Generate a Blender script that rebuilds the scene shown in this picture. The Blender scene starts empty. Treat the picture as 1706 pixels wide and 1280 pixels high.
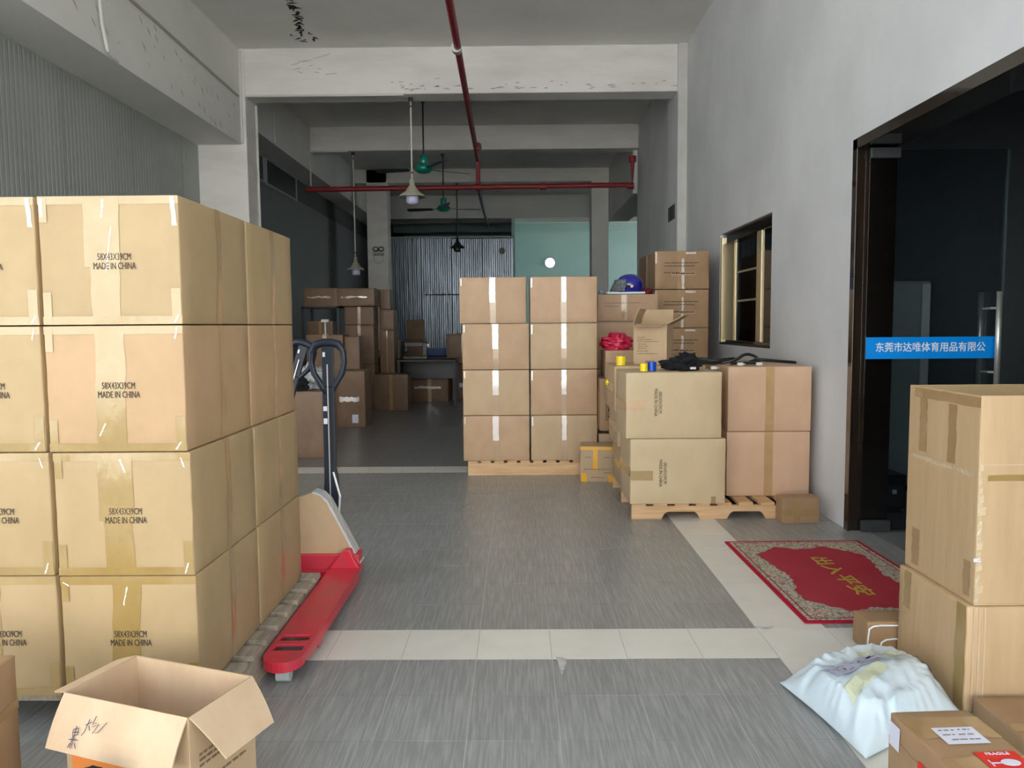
import bpy, bmesh, math, random
from mathutils import Vector, Matrix, noise
random.seed(7)
def smooth_path(pts, n=3):
    for _ in range(n):
        q = [pts[0]]
        for a, b in zip(pts[:-1], pts[1:]):
            q += [tuple(.75 * x + .25 * y for x, y in zip(a, b)), tuple(.25 * x + .75 * y for x, y in zip(a, b))]
        pts = q + [pts[-1]]
    return pts
D = bpy.data; SC = bpy.context.scene; C = SC.collection
PI = math.pi

# ---------------------------------------------------------------- camera, sky, exposure
F = 1281.0
pitch, yaw, roll = math.atan(98 / F), .0075, .008
fw = Vector((-math.sin(yaw) * math.cos(pitch), math.cos(yaw) * math.cos(pitch), -math.sin(pitch)))
r0 = Vector((math.cos(yaw), math.sin(yaw), 0)); u0 = r0.cross(fw)
rt = r0 * math.cos(roll) - u0 * math.sin(roll); up = u0 * math.cos(roll) + r0 * math.sin(roll)
cam = D.objects.new('camera', D.cameras.new('camera')); C.objects.link(cam)
cam.data.sensor_width = 36; cam.data.lens = F / 1706 * 36; cam.data.clip_start = .05; cam.data.clip_end = 200
m3 = Matrix((rt, up, -fw)).transposed()
cam.matrix_world = Matrix.Translation((0, 0, 1.31)) @ m3.to_4x4()
SC.camera = cam

w = D.worlds.new('sky'); SC.world = w; w.use_nodes = True
bg = w.node_tree.nodes['Background']; bg.inputs[0].default_value = (.86, .95, 1.06, 1); bg.inputs[1].default_value = 1.0
sun = D.objects.new('sun', D.lights.new('sun', 'SUN')); C.objects.link(sun)      # high sun on the yard; the roof keeps it out of the hall
sun.data.energy = 13; sun.data.angle = .02; sun.data.color = (.97, .99, 1.02); sun.rotation_euler = (math.radians(-38), math.radians(12), 0)
SC.cycles.max_bounces = 14; SC.cycles.diffuse_bounces = 8

def portal(loc, rot, sx, sy):
    l = D.lights.new('opening_portal', 'AREA'); l.shape = 'RECTANGLE'; l.size = sx; l.size_y = sy
    l.cycles.is_portal = True
    o = D.objects.new('opening_portal', l); C.objects.link(o); o.location = loc; o.rotation_euler = rot
portal((-.9, 1.0, 2.32), (PI / 2, 0, 0), 6.3, 4.74)                       # the open front of the hall, faces +Y
portal((5.1, 24.2, 2.3), (PI / 2, 0, PI / 2), 5.4, 3.7)                # side opening of the far room, faces -X
portal((-3.92, 2.6, 1.78), (PI / 2, 0, -PI / 2), 3.2, 3.5)             # unseen left wall left out beside the stack to let light in, faces +X
SC.view_settings.view_transform = 'Standard'; SC.view_settings.look = 'None'
SC.view_settings.gamma = 1; SC.view_settings.use_curve_mapping = False
SC.view_settings.exposure = 1.02

# ---------------------------------------------------------------- materials
def lin(c):
    r = []
    for v in c:
        v /= 255
        r.append(v / 12.92 if v <= .04045 else ((v + .055) / 1.055) ** 2.4)
    return (*r, 1)

def mat(name, col, rough=.6, metal=0., var=None, scale=(3, 3, 3), col2=None, bump=0, bscale=None, coat=0, coatr=.1,
        space='obj', rand=0, trans=0, spec=.5, alpha=1, lo=.35, hi=.65, sheen=0, bdist=.002, detail=5):
    m = D.materials.new(name); m.use_nodes = True; N = m.node_tree.nodes; L = m.node_tree.links
    b = N['Principled BSDF']
    b.inputs['Base Color'].default_value = lin(col); b.inputs['Roughness'].default_value = rough
    b.inputs['Metallic'].default_value = metal; b.inputs['Coat Weight'].default_value = coat
    b.inputs['Coat Roughness'].default_value = coatr; b.inputs['Transmission Weight'].default_value = trans
    b.inputs['Specular IOR Level'].default_value = spec; b.inputs['Alpha'].default_value = alpha
    b.inputs['Sheen Weight'].default_value = sheen
    def coords(sc):
        mp = N.new('ShaderNodeMapping'); mp.inputs['Scale'].default_value = sc
        if space == 'world':
            g = N.new('ShaderNodeNewGeometry'); L.new(g.outputs['Position'], mp.inputs['Vector'])
        else:
            g = N.new('ShaderNodeTexCoord'); oi = N.new('ShaderNodeObjectInfo')
            ad = N.new('ShaderNodeVectorMath'); ad.operation = 'ADD'
            ml = N.new('ShaderNodeMath'); ml.operation = 'MULTIPLY'; ml.inputs[1].default_value = 37
            L.new(oi.outputs['Random'], ml.inputs[0]); L.new(g.outputs['Object'], ad.inputs[0]); L.new(ml.outputs[0], ad.inputs[1])
            L.new(ad.outputs[0], mp.inputs['Vector'])
        return mp
    last = None
    if col2:
        t = N.new('ShaderNodeTexNoise'); t.inputs['Scale'].default_value = 1; t.inputs['Detail'].default_value = detail
        t.inputs['Roughness'].default_value = .6
        L.new(coords(scale).outputs[0], t.inputs['Vector'])
        r = N.new('ShaderNodeValToRGB'); r.color_ramp.elements[0].position = lo; r.color_ramp.elements[1].position = hi
        r.color_ramp.elements[0].color = lin(col); r.color_ramp.elements[1].color = lin(col2)
        L.new(t.outputs['Fac'], r.inputs[0]); last = r.outputs[0]
    if rand:
        oi = N.new('ShaderNodeObjectInfo'); hs = N.new('ShaderNodeHueSaturation')
        mr = N.new('ShaderNodeMapRange'); mr.inputs['To Min'].default_value = 1 - rand; mr.inputs['To Max'].default_value = 1 + rand
        L.new(oi.outputs['Random'], mr.inputs['Value']); L.new(mr.outputs[0], hs.inputs['Value'])
        if last: L.new(last, hs.inputs['Color'])
        else: hs.inputs['Color'].default_value = lin(col)
        last = hs.outputs[0]
    if last: L.new(last, b.inputs['Base Color'])
    if bump:
        t = N.new('ShaderNodeTexNoise'); t.inputs['Scale'].default_value = 1; t.inputs['Detail'].default_value = 4
        L.new(coords(bscale or scale).outputs[0], t.inputs['Vector'])
        bp = N.new('ShaderNodeBump'); bp.inputs['Strength'].default_value = bump; bp.inputs['Distance'].default_value = bdist
        L.new(t.outputs['Fac'], bp.inputs['Height']); L.new(bp.outputs[0], b.inputs['Normal'])
        if coat: L.new(bp.outputs[0], b.inputs['Coat Normal'])
    return m

M = {}
CB = dict(rough=.6, rand=.04, scale=(7, 7, 5), bump=.22, bscale=(9, 9, 7), bdist=.004, spec=.35, coat=.15, coatr=.25)
M['card_yellow'] = mat('cardboard_yellow', (169, 145, 106), col2=(177, 152, 113), **CB)
M['card_pink'] = mat('cardboard_pink', (182, 150, 119), col2=(190, 158, 127), **CB)
M['card_peach'] = mat('cardboard_peach', (176, 145, 108), col2=(184, 152, 115), **CB)
M['card_light'] = mat('cardboard_light', (196, 174, 138), col2=(203, 181, 146), **CB)
M['card_rose'] = mat('cardboard_rose', (208, 172, 142), col2=(215, 180, 150), **CB)
M['card_tan'] = mat('cardboard_tan', (184, 158, 124), col2=(191, 165, 131), **CB)
M['card_brown'] = mat('cardboard_brown', (160, 128, 95), col2=(169, 137, 103), **CB)
M['card_shaded'] = mat('cardboard_shaded', (122, 96, 74), col2=(132, 105, 82), **CB)  # darker cardboard copy: shade of the deep hall put into the colour
M['card_inner'] = mat('cardboard_inner', (200, 172, 140), col2=(210, 184, 152), rough=.75, scale=(9, 9, 5), rand=.02, bump=.45, bscale=(22, 22, 1.2), bdist=.003)
M['card_old'] = mat('cardboard_worn', (192, 162, 122), col2=(201, 171, 131), rough=.6, scale=(12, 12, 1.5), bump=.6, bscale=(16, 16, 2), bdist=.006, coat=.25, coatr=.2)
TP = dict(rough=.16, spec=.6, bump=.5, bscale=(22, 22, 9), bdist=.004, coat=.6, coatr=.07)
M['tape'] = mat('tape_yellow', (156, 130, 78), col2=(165, 138, 86), scale=(12, 12, 12), **TP)
M['tape_brown'] = mat('tape_brown', (166, 134, 94), col2=(175, 143, 103), scale=(12, 12, 12), **TP)
M['tape_light'] = mat('tape_light', (192, 156, 112), col2=(200, 165, 122), scale=(12, 12, 12), **TP)
M['tape_glint'] = mat('tape_glint', (226, 212, 204), rough=.1, spec=.9, bump=.35, bscale=(5, 5, 5), bdist=.006, coat=1, coatr=.05)  # tape with a lightened base colour that stands in for glints
M['tape_orange'] = mat('tape_orange_yellow', (236, 172, 20), rough=.3)
M['ink'] = mat('ink', (62, 50, 44), rough=.7)
M['ink_faint'] = mat('ink_faint', (120, 98, 76), rough=.7)
M['ink_blue'] = mat('ink_blue', (50, 50, 96), rough=.6)
M['concrete'] = mat('concrete_wall', (214, 213, 208), col2=(228, 227, 222), rough=.85, scale=(.9, .9, 1.6), space='world', bump=.3, bscale=(6, 6, 6), lo=.3, hi=.7)
M['beam'] = mat('beam_paint', (214, 211, 206), col2=(228, 225, 220), rough=.85, scale=(1.2, 1.2, 5), space='world', bump=.3, bscale=(5, 5, 18), lo=.3, hi=.6)
M['wallr'] = mat('plaster_wall', (200, 202, 203), col2=(221, 223, 225), rough=.8, scale=(.9, .9, .8), space='world', bump=.35, bscale=(7, 7, 5), lo=.3, hi=.7)
M['white'] = mat('white_paint', (205, 204, 200), col2=(190, 189, 184), rough=.7, scale=(3, 3, 3), space='world')
M['stain'] = mat('peeling_paint', (44, 42, 38), rough=.9)
M['scuff'] = mat('scuffs', (168, 165, 160), rough=.9)
M['panel'] = mat('wall_panel_metal', (148, 153, 148), col2=(160, 165, 160), rough=.42, scale=(1, 1.2, .6), space='world', rand=.02)
M['seam'] = mat('panel_seam', (70, 74, 72), rough=.6)
M['steel'] = mat('corrugated_steel', (126, 136, 146), col2=(150, 160, 170), rough=.33, metal=.75, scale=(4, 4, .7), space='world', bump=.6, bscale=(20, 20, 3), bdist=.01)
M['teal'] = mat('teal_wall', (168, 196, 190), col2=(176, 203, 197), rough=.8, scale=(1, 1, 1), space='world')
M['grout'] = mat('grout', (196, 194, 186), rough=.9)
M['asphalt'] = mat('yard_concrete', (168, 166, 160), rough=.9, space='world', col2=(180, 178, 172), scale=(2, 2, 2))
M['tile'] = mat('tile_grey', (142, 143, 141), col2=(172, 173, 170), rough=.3, scale=(95, 4.5, 1), space='world', rand=.035, lo=.42, hi=.72,
                bump=.25, bscale=(90, 5, 1), bdist=.0008, spec=.5, detail=3)
M['tile_white'] = mat('tile_cream', (226, 223, 213), col2=(233, 230, 221), rough=.3, scale=(5, 5, 1), space='world', rand=.015)
M['wood'] = mat('pallet_wood', (205, 164, 118), col2=(226, 190, 148), rough=.7, scale=(3, 40, 40), bump=.4, bscale=(5, 60, 60), rand=.04)
M['wood_grey'] = mat('pallet_wood_grey', (136, 126, 112), col2=(176, 164, 146), rough=.8, scale=(5, 40, 40), bump=.5, bscale=(5, 60, 60), rand=.06)
M['red'] = mat('red_paint', (212, 38, 62), col2=(184, 66, 78), rough=.38, scale=(7, 4, 7), coat=.2, lo=.4, hi=.75)
M['red_pipe'] = mat('red_pipe_paint', (134, 30, 36), rough=.45)
M['navy'] = mat('navy_enamel', (22, 32, 46), rough=.42)
M['black'] = mat('black_plastic', (22, 23, 25), rough=.35)
M['blackcloth'] = mat('black_cloth', (20, 21, 25), rough=.95, bump=.6, bscale=(60, 60, 60))
M['rubber'] = mat('rubber', (30, 30, 30), rough=.8)
M['chrome'] = mat('brushed_steel', (215, 215, 210), rough=.38, metal=.75)
M['roller'] = mat('roller_grey', (120, 126, 126), rough=.4)
M['nylon'] = mat('nylon_wheel', (190, 198, 196), rough=.45)
M['bronze'] = mat('bronze_frame', (52, 42, 34), rough=.12, metal=.35, coat=.8, coatr=.04, spec=.7)
M['gold'] = mat('champagne_aluminium', (200, 184, 148), rough=.28, metal=.6)
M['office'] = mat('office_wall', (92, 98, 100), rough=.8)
M['office_grey'] = mat('cabinet_grey', (150, 158, 160), rough=.4)
M['fitting'] = mat('patch_fitting', (84, 88, 90), rough=.4, metal=.5)
M['blue_film'] = mat('blue_vinyl', (0, 150, 245), rough=.4)
M['white_vinyl'] = mat('white_vinyl', (240, 246, 250), rough=.4)
M['green'] = mat('green_enamel', (20, 130, 112), rough=.3, coat=.4)
M['blade'] = mat('fan_blade', (58, 68, 66), rough=.4)
M['pvc'] = mat('white_pvc', (208, 208, 200), rough=.45)
M['shade'] = mat('enamel_shade', (170, 168, 150), rough=.35, coat=.3)
M['shade_dark'] = mat('enamel_shade_dark', (50, 52, 54), rough=.35)
M['bulb'] = mat('frosted_bulb', (196, 196, 228), rough=.25)
M['poly'] = mat('white_poly', (222, 236, 242), rough=.28, bump=.6, bscale=(7, 7, 7), bdist=.014, coat=.35, coatr=.15, col2=(214, 232, 242), scale=(3, 3, 3))
M['film'] = mat('plastic_film', (196, 200, 200), rough=.25, bump=.9, bscale=(30, 30, 30), bdist=.01, coat=.6)
M['glint_pale'] = mat('glint_paint', (240, 238, 230), rough=.2, coat=.8)  # near-white colour for strips that imitate highlights
M['film_warm'] = mat('packing_film_warm', (206, 184, 150), rough=.2, bump=.9, bscale=(30, 30, 30), bdist=.01, coat=.6)
M['label'] = mat('label_paper', (222, 224, 238), rough=.5)
M['redlabel'] = mat('label_red', (226, 44, 36), rough=.45)
M['pinkbag'] = mat('pink_plastic', (200, 22, 66), col2=(220, 40, 84), rough=.3, bump=.8, bscale=(30, 30, 30), scale=(20, 20, 20), coat=.4)
M['helmet'] = mat('helmet_blue', (30, 28, 150), rough=.12, coat=1)
M['visor'] = mat('visor_grey', (120, 128, 132), rough=.12, coat=.6)
M['yellow'] = mat('yellow_tape', (250, 222, 10), rough=.3, coat=.3)
M['blue'] = mat('blue_tape', (20, 74, 190), rough=.3)
M['orange'] = mat('orange_print', (226, 136, 66), rough=.5)
M['orange_tape'] = mat('orange_tape', (240, 96, 40), rough=.4)
M['crate_blue'] = mat('blue_crate', (36, 74, 140), rough=.5)
M['lilac'] = mat('lilac_tray', (172, 168, 205), rough=.5)
M['darkmetal'] = mat('dark_metal', (48, 50, 52), rough=.5)
M['maroon'] = mat('maroon', (110, 20, 44), rough=.6)
M['goldthread'] = mat('gold_thread', (196, 170, 60), rough=.8)
g = D.materials.new('clear_glass'); g.use_nodes = True
N = g.node_tree.nodes; L = g.node_tree.links; N.clear()
o_ = N.new('ShaderNodeOutputMaterial'); mx = N.new('ShaderNodeMixShader'); tr = N.new('ShaderNodeBsdfTransparent'); gl = N.new('ShaderNodeBsdfGlossy')
fr = N.new('ShaderNodeFresnel'); fr.inputs[0].default_value = 1.5; tr.inputs[0].default_value = (.78, .82, .84, 1); gl.inputs['Roughness'].default_value = .02
L.new(fr.outputs[0], mx.inputs[0]); L.new(tr.outputs[0], mx.inputs[1]); L.new(gl.outputs[0], mx.inputs[2]); L.new(mx.outputs[0], o_.inputs[0])
M['glass'] = g

def rug_mat():
    m = D.materials.new('rug_pile'); m.use_nodes = True; N = m.node_tree.nodes; L = m.node_tree.links; b = N['Principled BSDF']
    b.inputs['Roughness'].default_value = .95; b.inputs['Specular IOR Level'].default_value = .15
    tc = N.new('ShaderNodeTexCoord'); sp = N.new('ShaderNodeSeparateXYZ'); L.new(tc.outputs['Object'], sp.inputs[0])
    def ma(op, a, b_=None, c=None):
        n = N.new('ShaderNodeMath'); n.operation = op
        for i, v in enumerate((a, b_, c)):
            if v is None: continue
            if isinstance(v, (int, float)): n.inputs[i].default_value = v
            else: L.new(v, n.inputs[i])
        return n.outputs[0]
    ax = ma('ABSOLUTE', sp.outputs[0]); ay = ma('ABSOLUTE', sp.outputs[1])
    dx = ma('SUBTRACT', .40, ax); dy = ma('SUBTRACT', .63, ay)
    d = ma('MINIMUM', dx, dy)
    # scalloped inner edge: thicker at corners and at the middle of each side
    cx = ma('MULTIPLY', ma('COSINE', ma('MULTIPLY', ay, 2 * PI / .60)), .022)
    cy = ma('MULTIPLY', ma('COSINE', ma('MULTIPLY', ax, 2 * PI / .40)), .022)
    nz = N.new('ShaderNodeTexNoise'); nz.inputs['Scale'].default_value = 15; L.new(tc.outputs['Object'], nz.inputs['Vector'])
    nn = ma('MULTIPLY', ma('SUBTRACT', nz.outputs['Fac'], .5), .07)
    ex = ma('SUBTRACT', dx, ma('ADD', .130, ma('ADD', cx, nn))); ey = ma('SUBTRACT', dy, ma('ADD', .145, ma('ADD', cy, nn)))
    corner = ma('SUBTRACT', ma('ADD', dx, dy), ma('ADD', .38, nn))
    inner = ma('GREATER_THAN', ma('MINIMUM', ma('MINIMUM', ex, ey), corner), 0)
    outer = ma('LESS_THAN', d, .022)
    vo = N.new('ShaderNodeTexVoronoi'); vo.feature = 'DISTANCE_TO_EDGE'; vo.inputs['Scale'].default_value = 34
    n2 = N.new('ShaderNodeTexNoise'); n2.inputs['Scale'].default_value = 16; n2.inputs['Detail'].default_value = 3; L.new(tc.outputs['Object'], n2.inputs['Vector'])
    mixv = N.new('ShaderNodeVectorMath'); mixv.operation = 'ADD'; sc = N.new('ShaderNodeVectorMath'); sc.operation = 'SCALE'; sc.inputs['Scale'].default_value = .12
    L.new(n2.outputs['Color'], sc.inputs[0]); L.new(tc.outputs['Object'], mixv.inputs[0]); L.new(sc.outputs[0], mixv.inputs[1]); L.new(mixv.outputs[0], vo.inputs['Vector'])
    scroll = ma('LESS_THAN', vo.outputs['Distance'], .075)
    def mix(f, a, b_):
        n = N.new('ShaderNodeMix'); n.data_type = 'RGBA'; L.new(f, n.inputs[0])
        for i, v in ((6, a), (7, b_)):
            if isinstance(v, tuple): n.inputs[i].default_value = v
            else: L.new(v, n.inputs[i])
        return n.outputs[2]
    n3 = N.new('ShaderNodeTexNoise'); n3.inputs['Scale'].default_value = 11; L.new(tc.outputs['Object'], n3.inputs['Vector'])
    sel = ma('GREATER_THAN', n3.outputs['Fac'], .52)
    ink = mix(sel, lin((140, 126, 112)), lin((168, 104, 104)))
    border = mix(scroll, lin((200, 194, 174)), ink)
    stripe = ma('LESS_THAN', ma('ABSOLUTE', ma('SUBTRACT', d, .045)), .0035)
    border = mix(stripe, border, lin((150, 60, 70)))
    n4 = N.new('ShaderNodeTexNoise'); n4.inputs['Scale'].default_value = 3; L.new(tc.outputs['Object'], n4.inputs['Vector'])
    rd = mix(n4.outputs['Fac'], lin((176, 50, 64)), lin((192, 72, 84)))
    c = mix(inner, border, rd); c = mix(outer, c, lin((182, 34, 58))); L.new(c, b.inputs['Base Color'])
    n5 = N.new('ShaderNodeTexNoise'); n5.inputs['Scale'].default_value = 400; L.new(tc.outputs['Object'], n5.inputs['Vector'])
    bp = N.new('ShaderNodeBump'); bp.inputs['Strength'].default_value = .6; bp.inputs['Distance'].default_value = .003
    L.new(n5.outputs['Fac'], bp.inputs['Height']); L.new(bp.outputs[0], b.inputs['Normal'])
    return m
M['rug'] = rug_mat()

# ---------------------------------------------------------------- mesh helpers
class MB:
    def __init__(s): s.v = []; s.f = []
    def poly(s, pts):
        n = len(s.v); s.v += [tuple(p) for p in pts]; s.f.append(tuple(range(n, n + len(pts)))); return s
    def box(s, x0, y0, z0, x1, y1, z1, mtx=None):
        n = len(s.v)
        p = [(x0, y0, z0), (x1, y0, z0), (x1, y1, z0), (x0, y1, z0), (x0, y0, z1), (x1, y0, z1), (x1, y1, z1), (x0, y1, z1)]
        if mtx: p = [tuple(mtx @ Vector(q)) for q in p]
        s.v += p
        s.f += [tuple(n + i for i in q) for q in ((0, 3, 2, 1), (4, 5, 6, 7), (0, 1, 5, 4), (1, 2, 6, 5), (2, 3, 7, 6), (3, 0, 4, 7))]
        return s
    def prism(s, pts, axis, a, b):
        """outline (two coordinates) extruded along axis from a to b"""
        n = len(s.v); k = len(pts)
        def P(p, t): return {'x': (t, p[0], p[1]), 'y': (p[0], t, p[1]), 'z': (p[0], p[1], t)}[axis]
        s.v += [P(p, a) for p in pts] + [P(p, b) for p in pts]
        s.f.append(tuple(range(n, n + k))); s.f.append(tuple(range(n + 2 * k - 1, n + k - 1, -1)))
        for i in range(k): s.f.append((n + i, n + k + i, n + k + (i + 1) % k, n + (i + 1) % k))
        return s
    def tube(s, pts, r, seg=10, closed=False, cap=True):
        pts = [Vector(p) for p in pts]; n0 = len(s.v); k = len(pts)
        prev = None
        for i, p in enumerate(pts):
            if closed: t = pts[(i + 1) % k] - pts[i - 1]
            else: t = pts[min(i + 1, k - 1)] - pts[max(i - 1, 0)]
            t.normalize()
            if prev is None:
                a = Vector((0, 0, 1)) if abs(t.z) < .9 else Vector((1, 0, 0))
                u = t.cross(a).normalized()
            else: u = (prev - t * prev.dot(t)).normalized()
            prev = u; v = t.cross(u)
            rr = r[i] if isinstance(r, (list, tuple)) else r
            for j in range(seg):
                an = 2 * PI * j / seg; s.v.append(tuple(p + (u * math.cos(an) + v * math.sin(an)) * rr))
        for i in range(k if closed else k - 1):
            for j in range(seg):
                a = n0 + i * seg + j; b = n0 + i * seg + (j + 1) % seg; i2 = (i + 1) % k
                s.f.append((a, b, n0 + i2 * seg + (j + 1) % seg, n0 + i2 * seg + j))
        if cap and not closed:
            s.f.append(tuple(range(n0 + seg - 1, n0 - 1, -1))); s.f.append(tuple(range(n0 + (k - 1) * seg, n0 + k * seg)))
        return s
    def lathe(s, prof, c=(0, 0, 0), seg=24):
        n0 = len(s.v)
        for r, z in prof:
            for j in range(seg):
                a = 2 * PI * j / seg; s.v.append((c[0] + max(r, 1e-4) * math.cos(a), c[1] + max(r, 1e-4) * math.sin(a), c[2] + z))
        for i in range(len(prof) - 1):
            for j in range(seg):
                s.f.append((n0 + i * seg + j, n0 + i * seg + (j + 1) % seg, n0 + (i + 1) * seg + (j + 1) % seg, n0 + (i + 1) * seg + j))
        return s
    def mesh(s, name, m, smooth=False):
        me = D.meshes.new(name); me.from_pydata(s.v, [], s.f)
        bm = bmesh.new(); bm.from_mesh(me); bmesh.ops.recalc_face_normals(bm, faces=bm.faces); bm.to_mesh(me); bm.free()
        me.materials.append(m)
        if smooth: me.polygons.foreach_set('use_smooth', [True] * len(me.polygons))
        return me
    def build(s, name, m, parent=None, smooth=False, bevel=0, loc=None, rz=0):
        return put(name, s.mesh(name, m, smooth), parent, bevel, loc, rz)

def put(name, me, parent=None, bevel=0, loc=None, rz=0):
    o = D.objects.new(name, me); C.objects.link(o)
    if parent: o.parent = parent
    if loc: o.location = loc
    if rz: o.rotation_euler = (0, 0, rz)
    if bevel:
        b = o.modifiers.new('bevel', 'BEVEL'); b.width = bevel; b.segments = 2; b.limit_method = 'ANGLE'; b.angle_limit = math.radians(40)
    return o
def tag(o, label, cat, group=None, kind=None):
    o['label'] = label; o['category'] = cat
    if group: o['group'] = group
    if kind: o['kind'] = kind
    return o
def empty(name, loc, rz=0):
    o = D.objects.new(name, None); C.objects.link(o); o.location = loc; o.rotation_euler = (0, 0, rz); o.empty_display_size = .1; return o
def struct(o): o['kind'] = 'structure'; return o

_tc = {}
def text_mesh(s, size, m, xs=1., depth=0.0004, bold=0., spacing=1.):
    k = (s, size, m.name, xs, bold)
    if k in _tc: return _tc[k]
    cu = D.curves.new('lettering', 'FONT'); cu.body = s; cu.size = size; cu.align_x = 'CENTER'; cu.align_y = 'CENTER'
    cu.extrude = depth; cu.offset = bold; cu.resolution_u = 2; cu.space_line = .95; cu.space_character = spacing
    o = D.objects.new('lettering', cu); C.objects.link(o)
    me = D.meshes.new_from_object(o); D.objects.remove(o); D.curves.remove(cu)
    me.transform(Matrix.Diagonal((xs, 1, 1, 1))); me.materials.clear(); me.materials.append(m); _tc[k] = me
    return me

# ---------------------------------------------------------------- cartons
# face frames: origin corner, u direction, v direction, outward normal (local; origin of a carton is its bottom centre)
def faces(w, d, h):
    x, y = w / 2, d / 2
    return {'F': (Vector((-x, -y, 0)), Vector((1, 0, 0)), Vector((0, 0, 1)), Vector((0, -1, 0)), w, h),
            'R': (Vector((x, -y, 0)), Vector((0, 1, 0)), Vector((0, 0, 1)), Vector((1, 0, 0)), d, h),
            'B': (Vector((x, y, 0)), Vector((-1, 0, 0)), Vector((0, 0, 1)), Vector((0, 1, 0)), w, h),
            'L': (Vector((-x, y, 0)), Vector((0, -1, 0)), Vector((0, 0, 1)), Vector((-1, 0, 0)), d, h),
            'T': (Vector((-x, -y, h)), Vector((1, 0, 0)), Vector((0, 1, 0)), Vector((0, 0, 1)), w, d),
            'D': (Vector((-x, y, 0)), Vector((1, 0, 0)), Vector((0, -1, 0)), Vector((0, 0, -1)), w, d)}
def surf(fr, u, v, off, bulge):
    o, U, V, Nn, W, H = fr
    b = bulge * (1 - (2 * u / W - 1) ** 2) * (1 - (2 * v / H - 1) ** 2)
    if Nn.z < -.5: b = 0
    if Nn.z > .5: b = min(b, .003)
    return o + U * u + V * v + Nn * (b + off)
_bc = {}
def carton_body(w, d, h, bulge, m, seed=0):
    k = (w, d, h, bulge, m.name, seed)
    if k in _bc: return _bc[k]
    me = D.meshes.new('carton'); bm = bmesh.new(); n = 8
    for fn, fr in faces(w, d, h).items():
        g = [[bm.verts.new(surf(fr, fr[4] * i / n, fr[5] * j / n, 0, bulge)) for j in range(n + 1)] for i in range(n + 1)]
        for i in range(n):
            for j in range(n): bm.faces.new((g[i][j], g[i + 1][j], g[i + 1][j + 1], g[i][j + 1]))
    bmesh.ops.remove_doubles(bm, verts=bm.verts, dist=1e-5)
    rr = random.Random(seed)
    for v in bm.verts:                                     # slightly crushed corners
        if abs(abs(v.co.x) - w / 2) < 1e-4 and abs(abs(v.co.y) - d / 2) < 1e-4:
            v.co.x *= 1 - rr.random() * .008; v.co.y *= 1 - rr.random() * .006
    bm.to_mesh(me); bm.free(); me.materials.append(m)
    me.polygons.foreach_set('use_smooth', [True] * len(me.polygons))
    _bc[k] = me
    return me
def patch(parent, dims, bulge, face, u0, v0, u1, v1, m, name='tape', jag=0, off=.0012, slant=0):
    fr = faces(*dims)[face]; n = 8; mb = MB(); rows = []
    long_v = abs(v1 - v0) > abs(u1 - u0)
    for i in range(n + 1):
        t = i / n; j0, j1 = (random.uniform(-jag, jag), random.uniform(-jag, jag)) if jag else (0, 0)
        row = []
        for sN in (0, .5, 1):
            if long_v: u = u0 + (u1 - u0) * sN + (j0 if sN == 0 else j1 if sN == 1 else 0) + slant * t; v = v0 + (v1 - v0) * t
            else: v = v0 + (v1 - v0) * sN + (j0 if sN == 0 else j1 if sN == 1 else 0) + slant * t; u = u0 + (u1 - u0) * t
            u = min(max(u, .001), fr[4] - .001); v = min(max(v, .001), fr[5] - .001)
            row.append(surf(fr, u, v, off, bulge))
        rows.append(row)
    for i in range(n):
        for j in range(2): mb.poly([rows[i][j], rows[i + 1][j], rows[i + 1][j + 1], rows[i][j + 1]])
    o = mb.build(name, m, parent, smooth=True)
    return o
def face_text(parent, dims, bulge, face, u, v, me, rot=0, name='printed_text'):
    fr = faces(*dims)[face]; p = surf(fr, u, v, .0022, bulge)
    o = put(name, me, parent)
    R = Matrix((fr[1], fr[2], fr[3])).transposed().to_4x4()
    o.matrix_local = Matrix.Translation(p) @ R @ Matrix.Rotation(rot, 4, 'Z')
    if 'small' in me: o['kind'] = 'stuff'
    return o
def lines_mesh(rows, m, h=.006):
    """rows of small unreadable print: (x0, x1, y) dashes"""
    mb = MB(); rr = random.Random(3)
    for x0, x1, y in rows:
        x = x0
        while x < x1:
            l = rr.uniform(.006, .022); e = min(x + l, x1); mb.box(x, y - h / 2, 0, e, y + h / 2, .0004); x = e + rr.uniform(.003, .007)
    me = mb.mesh('printed_text', m); me['small'] = 1; return me
def carton(name, dims, loc, m, rz=0, bulge=.004, label='', cat='box', group=None, seed=0):
    o = put(name, carton_body(*dims, bulge, M[m], seed), None, .004, loc, rz)
    tag(o, label, cat, group); return o

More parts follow.
